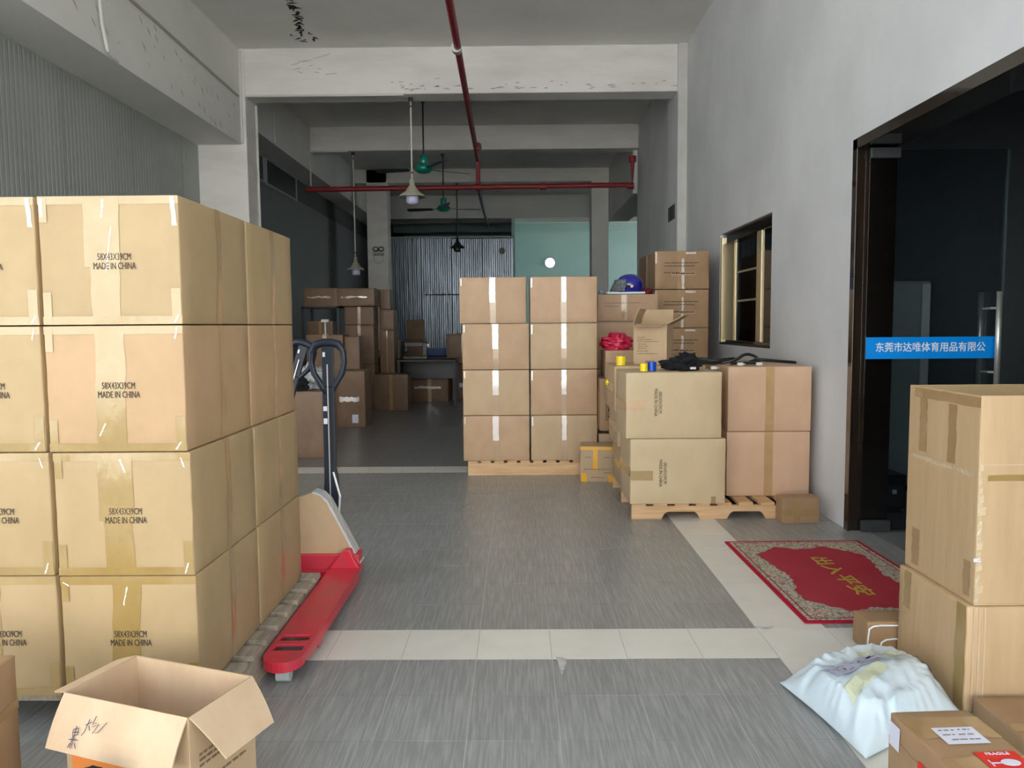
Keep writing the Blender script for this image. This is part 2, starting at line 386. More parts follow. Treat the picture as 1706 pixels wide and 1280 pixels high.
def open_carton(dims, loc, rz, m_out, m_in, flaps, label, name='open_carton', group=None, t=.005):
    """flaps: dict face -> (length, angle) angle from straight up, positive outwards"""
    w, d, h = dims; x, y = w / 2, d / 2
    mb = MB().box(-x, -y, 0, x, y, t).box(-x, -y, t, x, -y + t, h).box(-x, y - t, t, x, y, h).box(-x, -y + t, t, -x + t, y - t, h).box(x - t, -y + t, t, x, y - t, h)
    o = mb.build(name, M[m_out], None, bevel=.0015, loc=loc, rz=rz); tag(o, label, 'box', group)
    li = MB(); e = .0008                                       # plain inner liner
    for q in ([(-x + t + e, -y + t + e), (x - t - e, -y + t + e)], [(x - t - e, -y + t + e), (x - t - e, y - t - e)], [(x - t - e, y - t - e), (-x + t + e, y - t - e)], [(-x + t + e, y - t - e), (-x + t + e, -y + t + e)]):
        (a, b), (c, dd) = q; li.poly([(a, b, t + e), (c, dd, t + e), (c, dd, h - .001), (a, b, h - .001)])
    li.poly([(-x + t, -y + t, t + e), (x - t, -y + t, t + e), (x - t, y - t, t + e), (-x + t, y - t, t + e)])
    li.build('inner_liner', M[m_in], o)
    for f, (ln, an, ins) in flaps.items():
        fr = faces(*dims)[f]; W = fr[4]; U = fr[1]; Nn = fr[3]
        base = fr[0] + Vector((0, 0, h + .001))
        dirv = Vector((0, 0, 1)) * math.cos(an) + Nn * math.sin(an)
        nn = U.cross(dirv).normalized() * t * .8
        a = base + U * .004; b = base + U * (W - .004); c = base + U * (W - ins) + dirv * ln; dd = base + U * ins + dirv * ln
        # crease curve: subdivide along length
        mb = MB(); k = 6; pr = None
        for i in range(k + 1):
            s = i / k; p = a.lerp(dd, s); q = b.lerp(c, s); bow = Nn * (math.sin(s * PI) * ln * .04)
            row = [p + bow, q + bow, q + bow + nn, p + bow + nn]
            if pr:
                for j in range(4): mb.poly([pr[j], pr[(j + 1) % 4], row[(j + 1) % 4], row[j]])
            else: mb.poly(row)
            pr = row
        mb.poly(pr)
        fo = mb.build('flap', M[m_in], o)
    return o

def pallet(loc, rz, lx, ly, nb, label, m='wood', h=.13, notch=True, bw=.095, xm=None):
    """deck boards run along local Y, spaced along X; stringers run along X"""
    t = empty('pallet', loc, rz); tag(t, label, 'pallet')
    sh = h - .022
    for yy in (-ly / 2, -.02, ly / 2 - .04):
        if notch:
            a = lx / 2; n0, n1, nh = .30, .13, .05
            pts = [(-a, 0), (-a + n0 - .15 + .05, 0), (-a + .22, .035), (-a + .24, nh), (-a + .42, nh), (-a + .44, .035), (-a + .46, 0),
                   (a - .46, 0), (a - .44, .035), (a - .42, nh), (a - .24, nh), (a - .22, .035), (a - .20, 0), (a, 0), (a, sh), (-a, sh)]
            mb = MB().prism(pts, 'y', yy, yy + .04)
        else: mb = MB().box(-lx / 2, yy, 0, lx / 2, yy + .04, sh)
        mb.build('stringer', M[m], t, bevel=.002)
    me = MB().box(-bw / 2, -ly / 2 - .004, 0, bw / 2, ly / 2 + .004, .021).mesh('deck_board', M[m if xm is None else xm])
    for i in range(nb):
        o = put('deck_board', me, t, .002); o.location = (-lx / 2 + bw / 2 + (lx - bw) * i / (nb - 1), random.uniform(-.004, .004), sh + .0005)
    return t

def blob(name, loc, size, m, seed=0, amp=.25, freq=3., parent=None, flat=True, sub=4, rz=0, fine=.08):
    me = D.meshes.new(name); bm = bmesh.new(); bmesh.ops.create_icosphere(bm, subdivisions=sub, radius=1)
    off = Vector((seed * 7.3, seed * 3.1, 0))
    for v in bm.verts:
        n = v.co.normalized(); f = 1 + amp * noise.noise(n * freq + off) - fine * abs(noise.noise(n * freq * 3.3 + off)) * 2
        v.co = Vector((n.x * f * size[0], n.y * f * size[1], n.z * f * size[2]))
        if flat: v.co.z = max(v.co.z, -size[2] * .6) + size[2] * .6
    bm.to_mesh(me); bm.free(); me.materials.append(m); me.polygons.foreach_set('use_smooth', [True] * len(me.polygons))
    o = put(name, me, parent, 0, loc, rz); return o

# ================================================================ STRUCTURE
# floor: slab recessed under the laid tiles, flush beyond them
P_ = .2975; X0 = .127; Y0 = 3.23
kx0, kx1 = -8, 7; ky0, ky1 = -5, 12                                       # tile columns / rows laid one by one
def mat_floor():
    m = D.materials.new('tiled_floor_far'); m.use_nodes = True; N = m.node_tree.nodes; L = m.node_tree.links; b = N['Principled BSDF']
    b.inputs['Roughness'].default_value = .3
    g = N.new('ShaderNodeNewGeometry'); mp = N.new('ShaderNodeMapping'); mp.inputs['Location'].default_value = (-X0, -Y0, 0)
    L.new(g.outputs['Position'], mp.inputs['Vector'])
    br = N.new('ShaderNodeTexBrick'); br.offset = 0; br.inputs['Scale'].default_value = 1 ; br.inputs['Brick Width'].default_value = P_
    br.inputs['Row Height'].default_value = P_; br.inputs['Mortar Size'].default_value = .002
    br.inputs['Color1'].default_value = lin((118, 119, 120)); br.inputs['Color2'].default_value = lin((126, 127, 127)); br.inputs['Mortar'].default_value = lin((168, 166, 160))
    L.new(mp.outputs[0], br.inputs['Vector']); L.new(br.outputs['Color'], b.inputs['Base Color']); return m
M['floor_far'] = mat_floor()  # far tiles coloured darker to imitate light falling off
tx0 = X0 + kx0 * P_; tx1 = X0 + kx1 * P_; ty0 = Y0 + ky0 * P_; ty1 = Y0 + (ky1 + 1) * P_
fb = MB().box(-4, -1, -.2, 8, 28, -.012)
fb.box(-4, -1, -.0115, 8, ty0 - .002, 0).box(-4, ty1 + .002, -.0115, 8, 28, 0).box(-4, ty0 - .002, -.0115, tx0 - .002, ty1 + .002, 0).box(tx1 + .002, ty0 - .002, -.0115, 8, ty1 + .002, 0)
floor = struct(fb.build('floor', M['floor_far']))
gr = MB().box(tx0, ty0, -.0115, tx1, ty1, -.0018).build('grout_bed', M['grout'], floor)
q = P_ / 2 - .0016
tile_g = MB().box(-q, -q, -.0017, q, q, 0).mesh('tile', M['tile']); tile_w = MB().box(-q, -q, -.0017, q, q, 0).mesh('tile', M['tile_white'])
for i in range(kx0, kx1):
    for j in range(ky0, ky1 + 1):
        white = (j == -1) or (i == 3 and j < 12) or (j == 12)
        o = put('tile', tile_w if white else tile_g, floor); o.location = (X0 + (i + .5) * P_, Y0 + (j + .5) * P_, random.uniform(-.0004, .0003))
# far white band continues as flat tiles handled above; yard outside
yard = struct(MB().box(-18, -22, -.25, 22, -1.002, -.03).box(-18, -1.002, -.25, -4.05, 44, -.03).box(8.05, -1.002, -.25, 22, 44, -.03).build('trim_yard', M['asphalt']))

CZ = 4.69
struct(MB().box(-4.1, -1, CZ, 8.2, 28, CZ + .2).build('ceiling', M['concrete']))
M['facade'] = mat('facade_render', (222, 220, 214), rough=.9, space='world', col2=(228, 226, 220), scale=(1, 1, 1))
fa = MB().box(-16, -14.3, -.2, 16, -14, 7)
for k in range(8): fa.box(-15 + k * 4, -14, 3.4, -11.4 + k * 4, -13.9, 3.5)
struct(fa.build('wall_bounce', M['facade']))                     # unseen facade added behind the camera to bounce sunlight into the hall
# flakes of peeling paint on the ceiling
mb = MB(); rr = random.Random(5)
for i in range(60):
    t = i / 60; x = -2.28 - .02 * math.sin(t * 9) - t * .22 + rr.uniform(-.03, .03) - (rr.uniform(-.18, .12) if t > .8 else 0); y = 7.9 + t * 1.5 + rr.uniform(-.04, .04)
    a = rr.uniform(0, PI); r = rr.uniform(.012, .035); c, s = math.cos(a), math.sin(a)
    mb.prism([(x + r * 2.2 * c, y + r * 2.2 * s), (x - r * .5 * s, y + r * .5 * c), (x - r * 1.5 * c, y - r * 1.5 * s), (x + r * .5 * s, y - r * .5 * c)], 'z', CZ - .004, CZ - .0005)
fl = mb.build('peeling_paint', M['stain'], D.objects['ceiling']); fl['kind'] = 'stuff'

# right wall with doorway and window
wr = MB()
for y0, y1, z0, z1 in ((1.0, 1.4, 0, CZ), (1.4, 4.835, 2.42, CZ), (4.835, 6.355, 0, CZ), (6.355, 7.96, 0, 1.10), (6.355, 7.96, 2.212, CZ), (7.96, 13.45, 0, CZ)):
    wr.box(2.08, y0, z0, 2.28, y1, z1)
struct(wr.build('wall_right', M['wallr']))
# left: ribbed metal panels, then concrete beams and columns
lw = struct(MB().box(-4.1, 4.2, 0, -3.93, 28, CZ).build('wall_left', M['seam']))
pw = 1.19
def ribbed(w, h, z0):
    mb = MB(); n = 20; prof = []
    for i in range(n):
        y = w * i / n; s = w / n
        prof += [(y, 0), (y + s * .55, 0), (y + s * .7, .0022), (y + s * .85, .0022)]
    prof.append((w, 0))
    for (a, da), (b, db) in zip(prof[:-1], prof[1:]): mb.poly([(-da, a, z0), (-db, b, z0), (-db, b, z0 + h), (-da, a, z0 + h)])
    mb.box(-.02, 0, z0, -.008, w, z0 + h)
    return mb.mesh('wall_panel', M['panel'])
pm = ribbed(pw - .012, 3.56, 0)
y = 4.36
for i in range(5): put('wall_panel', pm, lw, loc=(-3.9, y + i * pw, 0))
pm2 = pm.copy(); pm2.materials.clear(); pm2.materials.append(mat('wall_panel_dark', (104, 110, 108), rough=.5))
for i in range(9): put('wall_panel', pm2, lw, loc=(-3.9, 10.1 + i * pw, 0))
struct(MB().box(-3.95, -1, 3.545, -3.36, 9.6, CZ).build('trim_beam_left', M['concrete']))
struct(MB().box(-3.95, 10.05, 3.95, -3.5, 20.3, CZ).build('trim_beam_left_far', M['concrete']))
struct(MB().box(-3.95, 9.6, 0, -3.30, 10.05, CZ).build('trim_column_left', M['beam'], bevel=.01))
struct(MB().box(-3.95, 16.9, 0, -2.8, 17.3, CZ).build('trim_column_left_far', M['beam'], bevel=.01)) if False else None
struct(MB().box(-3.25, 16.9, 0, -2.8, 17.3, CZ).build('trim_column_left_far', M['beam'], bevel=.01))
struct(MB().box(-3.3, 9.6, 4.13, 1.97, 9.93, CZ).build('trim_beam_cross', M['beam'], bevel=.01))
struct(MB().box(-3.5, 13.3, 4.285, 2.08, 13.6, CZ).build('trim_beam_cross_second', M['beam'], bevel=.01))
struct(MB().box(-3.5, 16.9, 4.40, 8, 17.2, CZ).build('trim_beam_cross_third', M['beam'], bevel=.01))
struct(MB().box(-3.95, 20.3, 4.10, 8, 20.45, CZ).build('trim_beam_cross_fourth', M['concrete'], bevel=.01))
struct(MB().box(-3.95, 22.6, 4.28, 8, 22.8, CZ).build('trim_beam_cross_fifth', M['concrete'], bevel=.01))
struct(MB().box(-3.95, 24.8, 4.28, 8, 25.0, CZ).build('trim_beam_cross_sixth', M['teal'], bevel=.01))
struct(MB().box(1.97, 9.58, 0, 2.3, 10.2, CZ).build('trim_column_right', M['wallr'], bevel=.004))
struct(MB().box(1.975, 9.572, 0, 2.085, 9.579, CZ).build('trim_column_stripe', M['white']))
struct(MB().box(1.62, 16.85, 0, 1.99, 17.3, 4.4).build('trim_column_mid', M['concrete'], bevel=.01))
struct(MB().box(2.0, 13.45, 3.55, 2.45, 17.0, CZ).build('trim_beam_right', M['concrete'], bevel=.01))
struct(MB().box(4.3, 13.45, 0, 4.5, 20.5, CZ).build('wall_side_room', M['concrete']))
struct(MB().box(2.28, 13.3, 0, 4.5, 13.45, CZ).build('wall_side_room_front', M['concrete']))
# scuffs along beams
mb = MB(); rr = random.Random(9)
for i in range(46):
    x = rr.uniform(-1.6, 1.9); z = 4.17 + abs(rr.gauss(0, .05)); l = rr.uniform(.02, .12)
    mb.prism([(x, z), (x + l * .5, z - .004), (x + l, z + .003), (x + l * .6, z + rr.uniform(.006, .014))], 'y', 9.5975, 9.5995)
for i in range(10):
    x = -2.5 + rr.uniform(-.25, .25); z = 4.46 + rr.uniform(-.1, .1); l = rr.uniform(.05, .2); s_ = rr.uniform(-.4, .4) * l
    mb.prism([(x, z), (x + l, z + s_), (x + l, z + s_ + .006), (x, z + .006)], 'y', 9.5975, 9.5995)
so = mb.build('scuff_marks', M['scuff'], D.objects['trim_beam_cross']); so['kind'] = 'stuff'
mb = MB()
for i in range(60):
    t = rr.random(); y = 4.5 + 5 * t; z = 4.25 - .45 * rr.random() - .2 * t; l = rr.uniform(.02, .09)
    mb.prism([(y, z), (y + l * .4, z - l * .5), (y + l * .9, z - l * .95), (y + l * .6, z - l * .4)], 'x', -3.3596, -3.3575)
so = mb.build('scuff_marks', M['scuff'], D.objects['trim_beam_left']); so['kind'] = 'stuff'

# far room
struct(MB().box(-4.1, 27, 0, 8, 27.2, CZ).build('wall_far', M['teal']))
wf = MB().box(5.2, 13.3, 0, 5.4, 21.5, CZ).box(5.2, 21.5, 0, 5.4, 27.2, .45).box(5.2, 21.5, 4.15, 5.4, 27.2, CZ)
struct(wf.build('wall_far_side', M['teal']))
struct(MB().box(2.0, 22, 0, 2.25, 26, CZ).build('trim_column_teal', M['teal'])) if False else None
wn = struct(MB().box(5.15, 21.5, .45, 5.35, 26.95, .5).build('window_3', M['teal']))
for i in range(7):
    MB().box(5.25, 21.5 + i * .9, .5, 5.3, 21.55 + i * .9, 4.15).build('mullion', M['teal'], wn)
struct(MB().box(-.14, 20.66, 0, -.04, 27, CZ).build('wall_light_block', M['teal']))  # wall added to keep far-window light off the left side
# small bright opening on the far wall: an exhaust fan hole whose daylight is a glowing disc
ex = empty('wall_glow_disc', (1.15, 26.98, 3.46)); tag(ex, 'round glowing disc on the far teal wall above the middle carton stack', 'lamp')
lm = D.materials.new('disc_glow'); lm.use_nodes = True; bb = lm.node_tree.nodes['Principled BSDF']
bb.inputs['Emission Color'].default_value = (1, .92, .92, 1); bb.inputs['Emission Strength'].default_value = .8
mb = MB().lathe([(0, 0), (.15, 0), (.17, .02), (.17, .05)], seg=24); me = mb.mesh('glow_disc', lm); me.transform(Matrix.Rotation(PI / 2, 4, 'X')); put('glow_disc', me, ex)
me = MB().lathe([(.17, 0), (.20, 0), (.20, .06), (.17, .06), (.17, 0)], seg=24).mesh('disc_rim', M['office_grey']); me.transform(Matrix.Rotation(PI / 2, 4, 'X')); put('disc_rim', me, ex)

# corrugated partition
cp = struct(empty('wall_back', (0, 20.6, 0)))
def corr(w, h):
    mb = MB(); n = int(w / .105); pts = []
    for i in range(n):
        x = w * i / n; s = w / n; pts += [(x, 0), (x + s * .35, 0), (x + s * .5, -.03), (x + s * .85, -.03)]
    pts.append((w, 0))
    for (a, da), (b, db) in zip(pts[:-1], pts[1:]): mb.poly([(a, da, 0), (b, db, 0), (b, db, h), (a, da, h)])
    return mb
for i in range(4):
    w_ = 3.25 / 4
    o = corr(w_ - .01, 3.62 if i < 2 else 3.6).build('metal_sheet', M['steel'], cp); o.location = (-3.34 + i * w_, 0 - .012 * (i % 2), 0)
MB().box(-3.36, -.05, 3.62, -.07, .03, 3.67).build('top_rail', M['office_grey'], cp)
MB().box(-2.45, -.07, 2.12, -.1, -.045, 2.15).build('middle_rail', M['darkmetal'], cp)
MB().box(-3.4, -.05, 0, -3.34, .03, 3.67).build('post', M['darkmetal'], cp)
s_ = tag(MB().lathe([(0, 0), (.07, 0), (.08, .02), (.08, .06), (0, .06)], seg=16).build('wall_speaker', M['black'], loc=(-.39, 20.5, 3.27)), 'small black round siren high on the corrugated partition', 'siren')
s_.rotation_euler = (PI / 2, 0, 0)

# high windows in left wall of second bay
for k, (y0, y1) in enumerate(((11.15, 12.0), (12.15, 13.75))):
    wdw = struct(empty('window_%d' % (k + 1), (-3.9, y0, 3.55)))
    L_ = y1 - y0
    MB().box(0, 0, 0, .012, L_, .36).build('pane', M['black'], wdw)
    MB().box(0, -.03, -.03, .03, 0, .39).box(0, L_, -.03, .03, L_ + .03, .39).box(0, 0, -.03, .03, L_, 0).box(0, 0, .36, .03, L_, .39).build('window_frame', M['office_grey'], wdw)

# office behind the right wall
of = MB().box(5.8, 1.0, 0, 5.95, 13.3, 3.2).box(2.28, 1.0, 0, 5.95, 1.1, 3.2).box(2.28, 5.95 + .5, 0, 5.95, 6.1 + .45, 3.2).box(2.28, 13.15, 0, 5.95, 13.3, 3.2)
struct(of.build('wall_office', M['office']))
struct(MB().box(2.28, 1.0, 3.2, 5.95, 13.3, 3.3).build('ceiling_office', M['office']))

# ---------------------------------------------------------------- glass door and its bronze frame
fr_ = struct(empty('door_1', (2.08, 4.83, 0)))
MB().box(-.012, -.06, 0, 0, .0, 2.42).box(-.012, -3.43, 2.36, 0, .0, 2.425).build('architrave', M['bronze'], fr_, bevel=.002)
MB().box(0, -.05, 0, .24, .004, 2.42).build('jamb', M['bronze'], fr_, bevel=.003)
MB().box(0, -3.43, 2.37, .24, -.05, 2.419).build('head_frame', M['bronze'], fr_, bevel=.003)
MB().box(0, -3.43, 0, .24, -3.38, 2.42).build('jamb', M['bronze'], fr_, bevel=.003)
# inner half of the jamb seen through the leaf
leaf = struct(empty('door_2', (2.14, 4.745, 0)))
MB().box(0, 0, .015, .83, .012, 2.345).build('pane', M['glass'], leaf)
MB().box(.0, -.008, 2.30, .18, .02, 2.36).build('hinge_fitting', M['fitting'], leaf, bevel=.003)
MB().box(.0, -.008, .005, .18, .02, .075).build('hinge_fitting', M['fitting'], leaf, bevel=.003)
MB().box(.828, -.001, .015, .833, .013, 2.345).build('pane_edge', mat('glass_edge', (70, 92, 90), rough=.2), leaf)
bs = MB().box(-.0, -.003, 1.085, .828, -.0005, 1.218).build('blue_strip', M['blue_film'], leaf)
tm = text_mesh('东莞市达唯体育用品有限公', .062, M['white_vinyl'], bold=.0006, xs=.9)
xs_ = [v.co.x for v in tm.vertices]; wd = max(xs_) - min(xs_)
to = put('printed_text', tm, bs); to.matrix_local = Matrix.Translation((.06 + .67 / 2, -.004, 1.152)) @ Matrix.Rotation(PI / 2, 4, 'X') @ Matrix.Diagonal((.67 / wd, 1.0, 1, 1))
for s, nm in ((-1, 'handle'), (1, 'handle')):
    yy = -.055 if s < 0 else .066
    h_ = MB().tube([(.775 if s < 0 else .735, yy, .90), (.775 if s < 0 else .735, yy, 1.49)], .017, 14)
    for z in (1.0, 1.39): h_.tube([(.775 if s < 0 else .735, yy, z), (.755, .0 if s < 0 else .012, z)], .008, 8)
    h_.build(nm, M['chrome'], leaf, smooth=True)

# window in right wall
wn = struct(empty('window_4', (2.08, 6.355, 1.10)))
W_, H_ = 1.605, 1.112
MB().box(.0, .01, 0, .2, W_ - .01, .02).build('window_sill', M['darkmetal'], wn)
MB().box(.005, W_ - .05, .02, .195, W_, H_ - .03).build('window_frame', M['gold'], wn, bevel=.004)
MB().box(.03, .0, H_ - .10, .12, W_, H_).build('window_frame', M['bronze'], wn, bevel=.002)
MB().box(.03, .0, .02, .12, W_, .045).build('window_frame', M['bronze'], wn, bevel=.002)
for yy in (.36, .50): MB().box(.03 + (yy > .45) * .035, yy, .045, .06 + (yy > .45) * .035, yy + .11, H_ - .10).build('sash_stile', M['gold'], wn, bevel=.004)
MB().box(.075, W_ - .30, .045, .10, W_ - .24, H_ - .10).build('sash_stile', M['gold'], wn, bevel=.004)
for zz in (.42, .70): MB().box(.08, .6, zz, .095, W_ - .25, zz + .018).build('glazing_bar', M['gold'], wn)
MB().box(.085, .5, .045, .09, W_ - .24, H_ - .10).build('pane', M['glass'], wn)
MB().box(.045, .0, .045, .05, .36, H_ - .10).build('pane', mat('dark_pane', (14, 16, 18), rough=.08), wn)
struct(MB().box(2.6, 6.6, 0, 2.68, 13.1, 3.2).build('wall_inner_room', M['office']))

# switch plate on right wall beyond
sp = tag(MB().box(1.957, 9.70, 2.62, 1.9695, 10.08, 2.80).build('louvre', M['black'], bevel=.003), 'small black louvred plate high on the side of the right column', 'vent')
for k in range(5): MB().box(1.952, 9.72 + k * .07, 2.64, 1.957, 9.75 + k * .07, 2.78).build('slat', M['darkmetal'], sp)

# ================================================================ PIPES, LAMPS, FANS
rp = empty('sprinkler_pipe', (0, 0, 0)); tag(rp, 'red sprinkler pipework, one run toward the back and one across the hall', 'pipe')
MB().tube([(-.50, -1, 4.05), (-.555, 6.7, 4.05), (-.634, 13.0, 4.05), (-.634, 13.02, 3.62)], .036, 14).build('pipe', M['red_pipe'], rp, smooth=False)
for yy in (1.2, 7.8, 12.0): MB().tube([(-.58, yy, 4.05), (-.58, yy + .09, 4.05)], .052, 14).build('coupling', M['red_pipe'] if yy != 7.8 else M['chrome'], rp)
for yy in (8.47,): MB().tube([(-.592, yy, 4.05), (-.592, yy, 4.23)], .02, 10).build('riser', M['red_pipe'], rp); MB().tube([(-.592, yy, 4.23), (-.592, yy, 4.28)], .022, 10).build('sprinkler_head', M['darkmetal'], rp)
MB().tube([(-.634, 13.02, 3.62), (-.70, 16.9, 3.75), (-.74, 20.2, 3.9)], .03, 10).build('pipe', M['darkmetal'], rp)
cpz = rp
MB().tube([(-3.5, 13.0, 3.59), (1.93, 13.0, 3.62), (1.93, 13.0, 4.09)], .042, 14).build('pipe', M['red_pipe'], cpz)
for x in (-.634, .45, 1.9): MB().tube([(x - .05, 13.0, 3.605), (x + .05, 13.0, 3.605)], .056, 14).build('coupling', M['red_pipe'], cpz)
MB().tube([(1.93, 13.0, 3.99), (1.93, 13.0, 4.09)], .062, 12).build('coupling', M['red_pipe'], cpz)

def lamp(x, y, ztop, zb, r, label, dark=False):
    t = empty('pendant_lamp', (x, y, zb)); tag(t, label, 'lamp')
    L_ = ztop - zb
    MB().tube([(0, 0, .2), (0, 0, L_)], .011, 8).build('rod', M['pvc'] if not dark else M['darkmetal'], t, smooth=True)
    MB().tube([(0, 0, L_ - .05), (0, 0, L_)], .03, 10).build('mount', M['darkmetal'], t)
    if not dark:
        for z in (.27, L_ - .12): MB().tube([(0, 0, z), (0, 0, z + .02)], .014, 8).build('red_band', M['red_pipe'], t)
    s = r / .16
    MB().lathe([(.015, .21), (.028, .20), (.036, .12), (.055, .10), (.085 * s, .05), (.15 * s, .005), (r, -.012), (r, -.02), (.145 * s, 0), (.08 * s, .04), (.03, .09)], seg=28).build('lamp_shade', M['shade_dark'] if dark else M['shade'], t, smooth=True)
    MB().lathe([(.03, .06), (.06, .03), (.078, -.02), (.078, -.08), (.06, -.105), (0, -.112)], seg=20).build('bulb', M['bulb'] if not dark else M['shade_dark'], t, smooth=True)
lamp(-1.30, 9.75, 4.13, 2.935, .165, 'nearest pendant lamp with pale shade on a white rod')
lamp(-2.79, 13.4, 4.285, 2.30, .15, 'low pendant lamp on a long rod at left above the desks', False)
lamp(-1.30, 17.05, 4.40, 3.03, .16, 'farthest small dark pendant lamp before the corrugated wall', True)

def fan(x, y, z, angs, label):
    t = empty('ceiling_fan', (x, y, z)); tag(t, label, 'fan', 'green ceiling fans')
    MB().tube([(0, 0, .1), (0, 0, CZ - z)], .012, 8).build('rod', M['darkmetal'], t)
    MB().lathe([(.015, CZ - z - .12), (.05, CZ - z - .06), (.055, CZ - z)], seg=16).build('canopy', M['green'], t, smooth=True)
    MB().lathe([(.03, .22), (.06, .20), (.06, .10), (.05, .08)], seg=16).build('coupler', M['green'], t, smooth=True)
    MB().lathe([(0, .08), (.09, .07), (.13, .03), (.13, -.01), (.08, -.045), (.0, -.05)], seg=24).build('motor', M['green'], t, smooth=True)
    for a in angs:
        o = MB().box(.11, -.02, .0, .26, .02, .008).build('blade_arm', M['green'], t); o.rotation_euler = (0, 0, a)
        mb = MB(); mb.prism([(.22, -.05), (.55, -.075), (.72, -.07), (.74, 0), (.72, .07), (.55, .075), (.22, .05)], 'z', -.004, .004)
        me = mb.mesh('blade', M['blade']); me.transform(Matrix.Rotation(.22, 4, 'X')); o = put('blade', me, t); o.rotation_euler = (0, 0, a)
fan(-1.37, 11.6, 3.62, (math.radians(175), math.radians(28), math.radians(-60)), 'nearer green ceiling fan with three dark blades')
fan(-1.42, 15.2, 3.58, (math.radians(170), math.radians(8), math.radians(-80)), 'farther green ceiling fan behind the red cross pipe')

# wall fan on far left column
t = empty('wall_fan', (-3.0, 16.88, 2.87)); tag(t, 'small caged wall fan on the far left column', 'fan')
for z in (.11,):
    for dx in (-.06, .06):
        MB().tube([(dx + .055 * math.cos(a * .5), -.06, z + .045 * math.sin(a * .5)) for a in range(13)], .01, 6, closed=True).build('bracket_loop', M['black'], t)
MB().box(-.11, -.10, -.03, .11, 0, .03).build('fan_motor', M['office_grey'], t, bevel=.01)
MB().tube([(.1 * math.cos(a / 16 * 2 * PI), -.08, -.1 + .1 * math.sin(a / 16 * 2 * PI)) for a in range(16)], .004, 6, closed=True).build('fan_cage', M['office_grey'], t)

def conduit(pts, r, label, m='pvc'):
    o = MB().tube(pts, r, 8).build('conduit', M[m]); return tag(o, label, 'conduit')
conduit([(-3.29, 9.57, 4.115), (-2.2, 9.57, 4.112), (-1.36, 9.57, 4.114)], .014, 'white conduit under the first cross beam leading to the nearest lamp')
conduit([(-3.285, 9.95, 4.10), (-3.285, 9.95, 0.02)], .016, 'white conduit running down the side of the left column')
conduit([(-3.35, 9.5, 4.10), (-3.345, 5, 4.22), (-3.345, -.5, 4.30)], .014, 'thin grey cable running along the face of the left beam', 'shade')
conduit([(-3.315, 6.25, 4.66), (-3.315, 6.3, 4.2), (-3.315, 6.35, 3.75), (-3.315, 6.42, 3.56), (-3.315, 6.58, 3.53)], .014, 'bent white conduit hanging down the face of the near left beam')
conduit([(-3.49, 13.27, 3.7), (-3.49, 13.27, 4.265), (-2.85, 13.27, 4.265)], .012, 'white conduit bent along the second cross beam')
conduit([(-3.488, 11.3, 4.6), (-3.488, 11.35, 3.98)], .012, 'short white conduit on the beam above the high windows')
conduit([(-3.352, 9.592, 4.66), (-3.352, 9.592, 3.56)], .02, 'white pipe down the corner where left beam meets column')

# ================================================================ LEFT STACK
T_ = text_mesh('58X43X39CM\nMADE IN CHINA', .0295, M['ink'], xs=.60)
Ttxt = T_
GL = 'large printed cartons of the left stack'
dims = (.432, .575, .392)
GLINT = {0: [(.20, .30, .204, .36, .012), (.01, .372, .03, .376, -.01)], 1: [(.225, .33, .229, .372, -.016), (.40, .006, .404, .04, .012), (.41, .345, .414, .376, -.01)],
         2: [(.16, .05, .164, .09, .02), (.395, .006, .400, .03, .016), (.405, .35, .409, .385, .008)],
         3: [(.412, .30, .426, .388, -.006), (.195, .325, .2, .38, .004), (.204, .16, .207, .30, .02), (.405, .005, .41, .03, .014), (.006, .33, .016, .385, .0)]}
pos_lab = ['bottom', 'third', 'second', 'top']
def left_box(cx, cy, z, dx, label, full=True, seed=0, tint='card_yellow', txt_u=.218, front=True):
    o = carton('carton', dims, (cx + dx, cy, z), tint, bulge=.005, label=label, group=GL, seed=seed)
    w, d, h = dims
    if front:
        patch(o, dims, .005, 'F', .155, .0, .245, h, M['tape'], jag=.005, slant=random.uniform(-.02, .02))
        patch(o, dims, .005, 'F', .14, h * .45, .25, h, M['tape'], jag=.002, off=.0018) if seed % 2 else None
        patch(o, dims, .005, 'F', 0, h - .026, w, h, M['tape'])
        patch(o, dims, .005, 'F', 0, 0, w, .026, M['tape'])
        patch(o, dims, .005, 'F', .004, .004, .03, .10, M['tape'], off=.0018); patch(o, dims, .005, 'F', w - .032, .004, w - .003, .11, M['tape'], off=.0018)
        patch(o, dims, .005, 'F', .004, h - .08, .028, h - .004, M['tape'], off=.0018)
        face_text(o, dims, .005, 'F', txt_u, h * .49, Ttxt)
        for (a, b, c_, e_, sl) in GLINT[seed % 4]:  # pale strips painted on as glints
            patch(o, dims, .005, 'F', a, b, c_, e_, M['glint_pale'], 'painted_glint', off=.0024, jag=.0012, slant=sl)
    patch(o, dims, .005, 'R', d / 2 - .02, 0, d / 2 + .022, h, M['tape_brown'], jag=.003, slant=.012)
    return o
rows = ['lowest of its column', 'third from the top of its column', 'second from the top of its column', 'topmost of its column']
for k in range(4):
    z = .135 + k * .3955
    dx = {0: .016, 1: .012, 2: -.003, 3: 0}[k] * .5
    left_box(-1.246, 2.37 + .2875, z, dx, 'near front carton marked 58X43X39CM, ' + rows[k], seed=k, tint='card_peach' if k == 2 else 'card_yellow', txt_u=.22 + .004 * k)
    left_box(-1.692, 2.375 + .2875, z, dx * .8, 'carton cut by the left picture edge, ' + rows[k], seed=k + 4, txt_u=.265)
    left_box(-1.246, 2.37 + .2875 + .587, z, dx, 'rear carton facing the aisle behind the front column, ' + rows[k], seed=k + 8, tint='card_peach' if k == 2 else 'card_yellow', front=False)
pallet((-1.462, 3.0, 0), PI / 2, 1.22, 1.0, 9, 'weathered pallet under the left carton stack', 'wood_grey', h=.132, notch=False, xm='wood_grey')

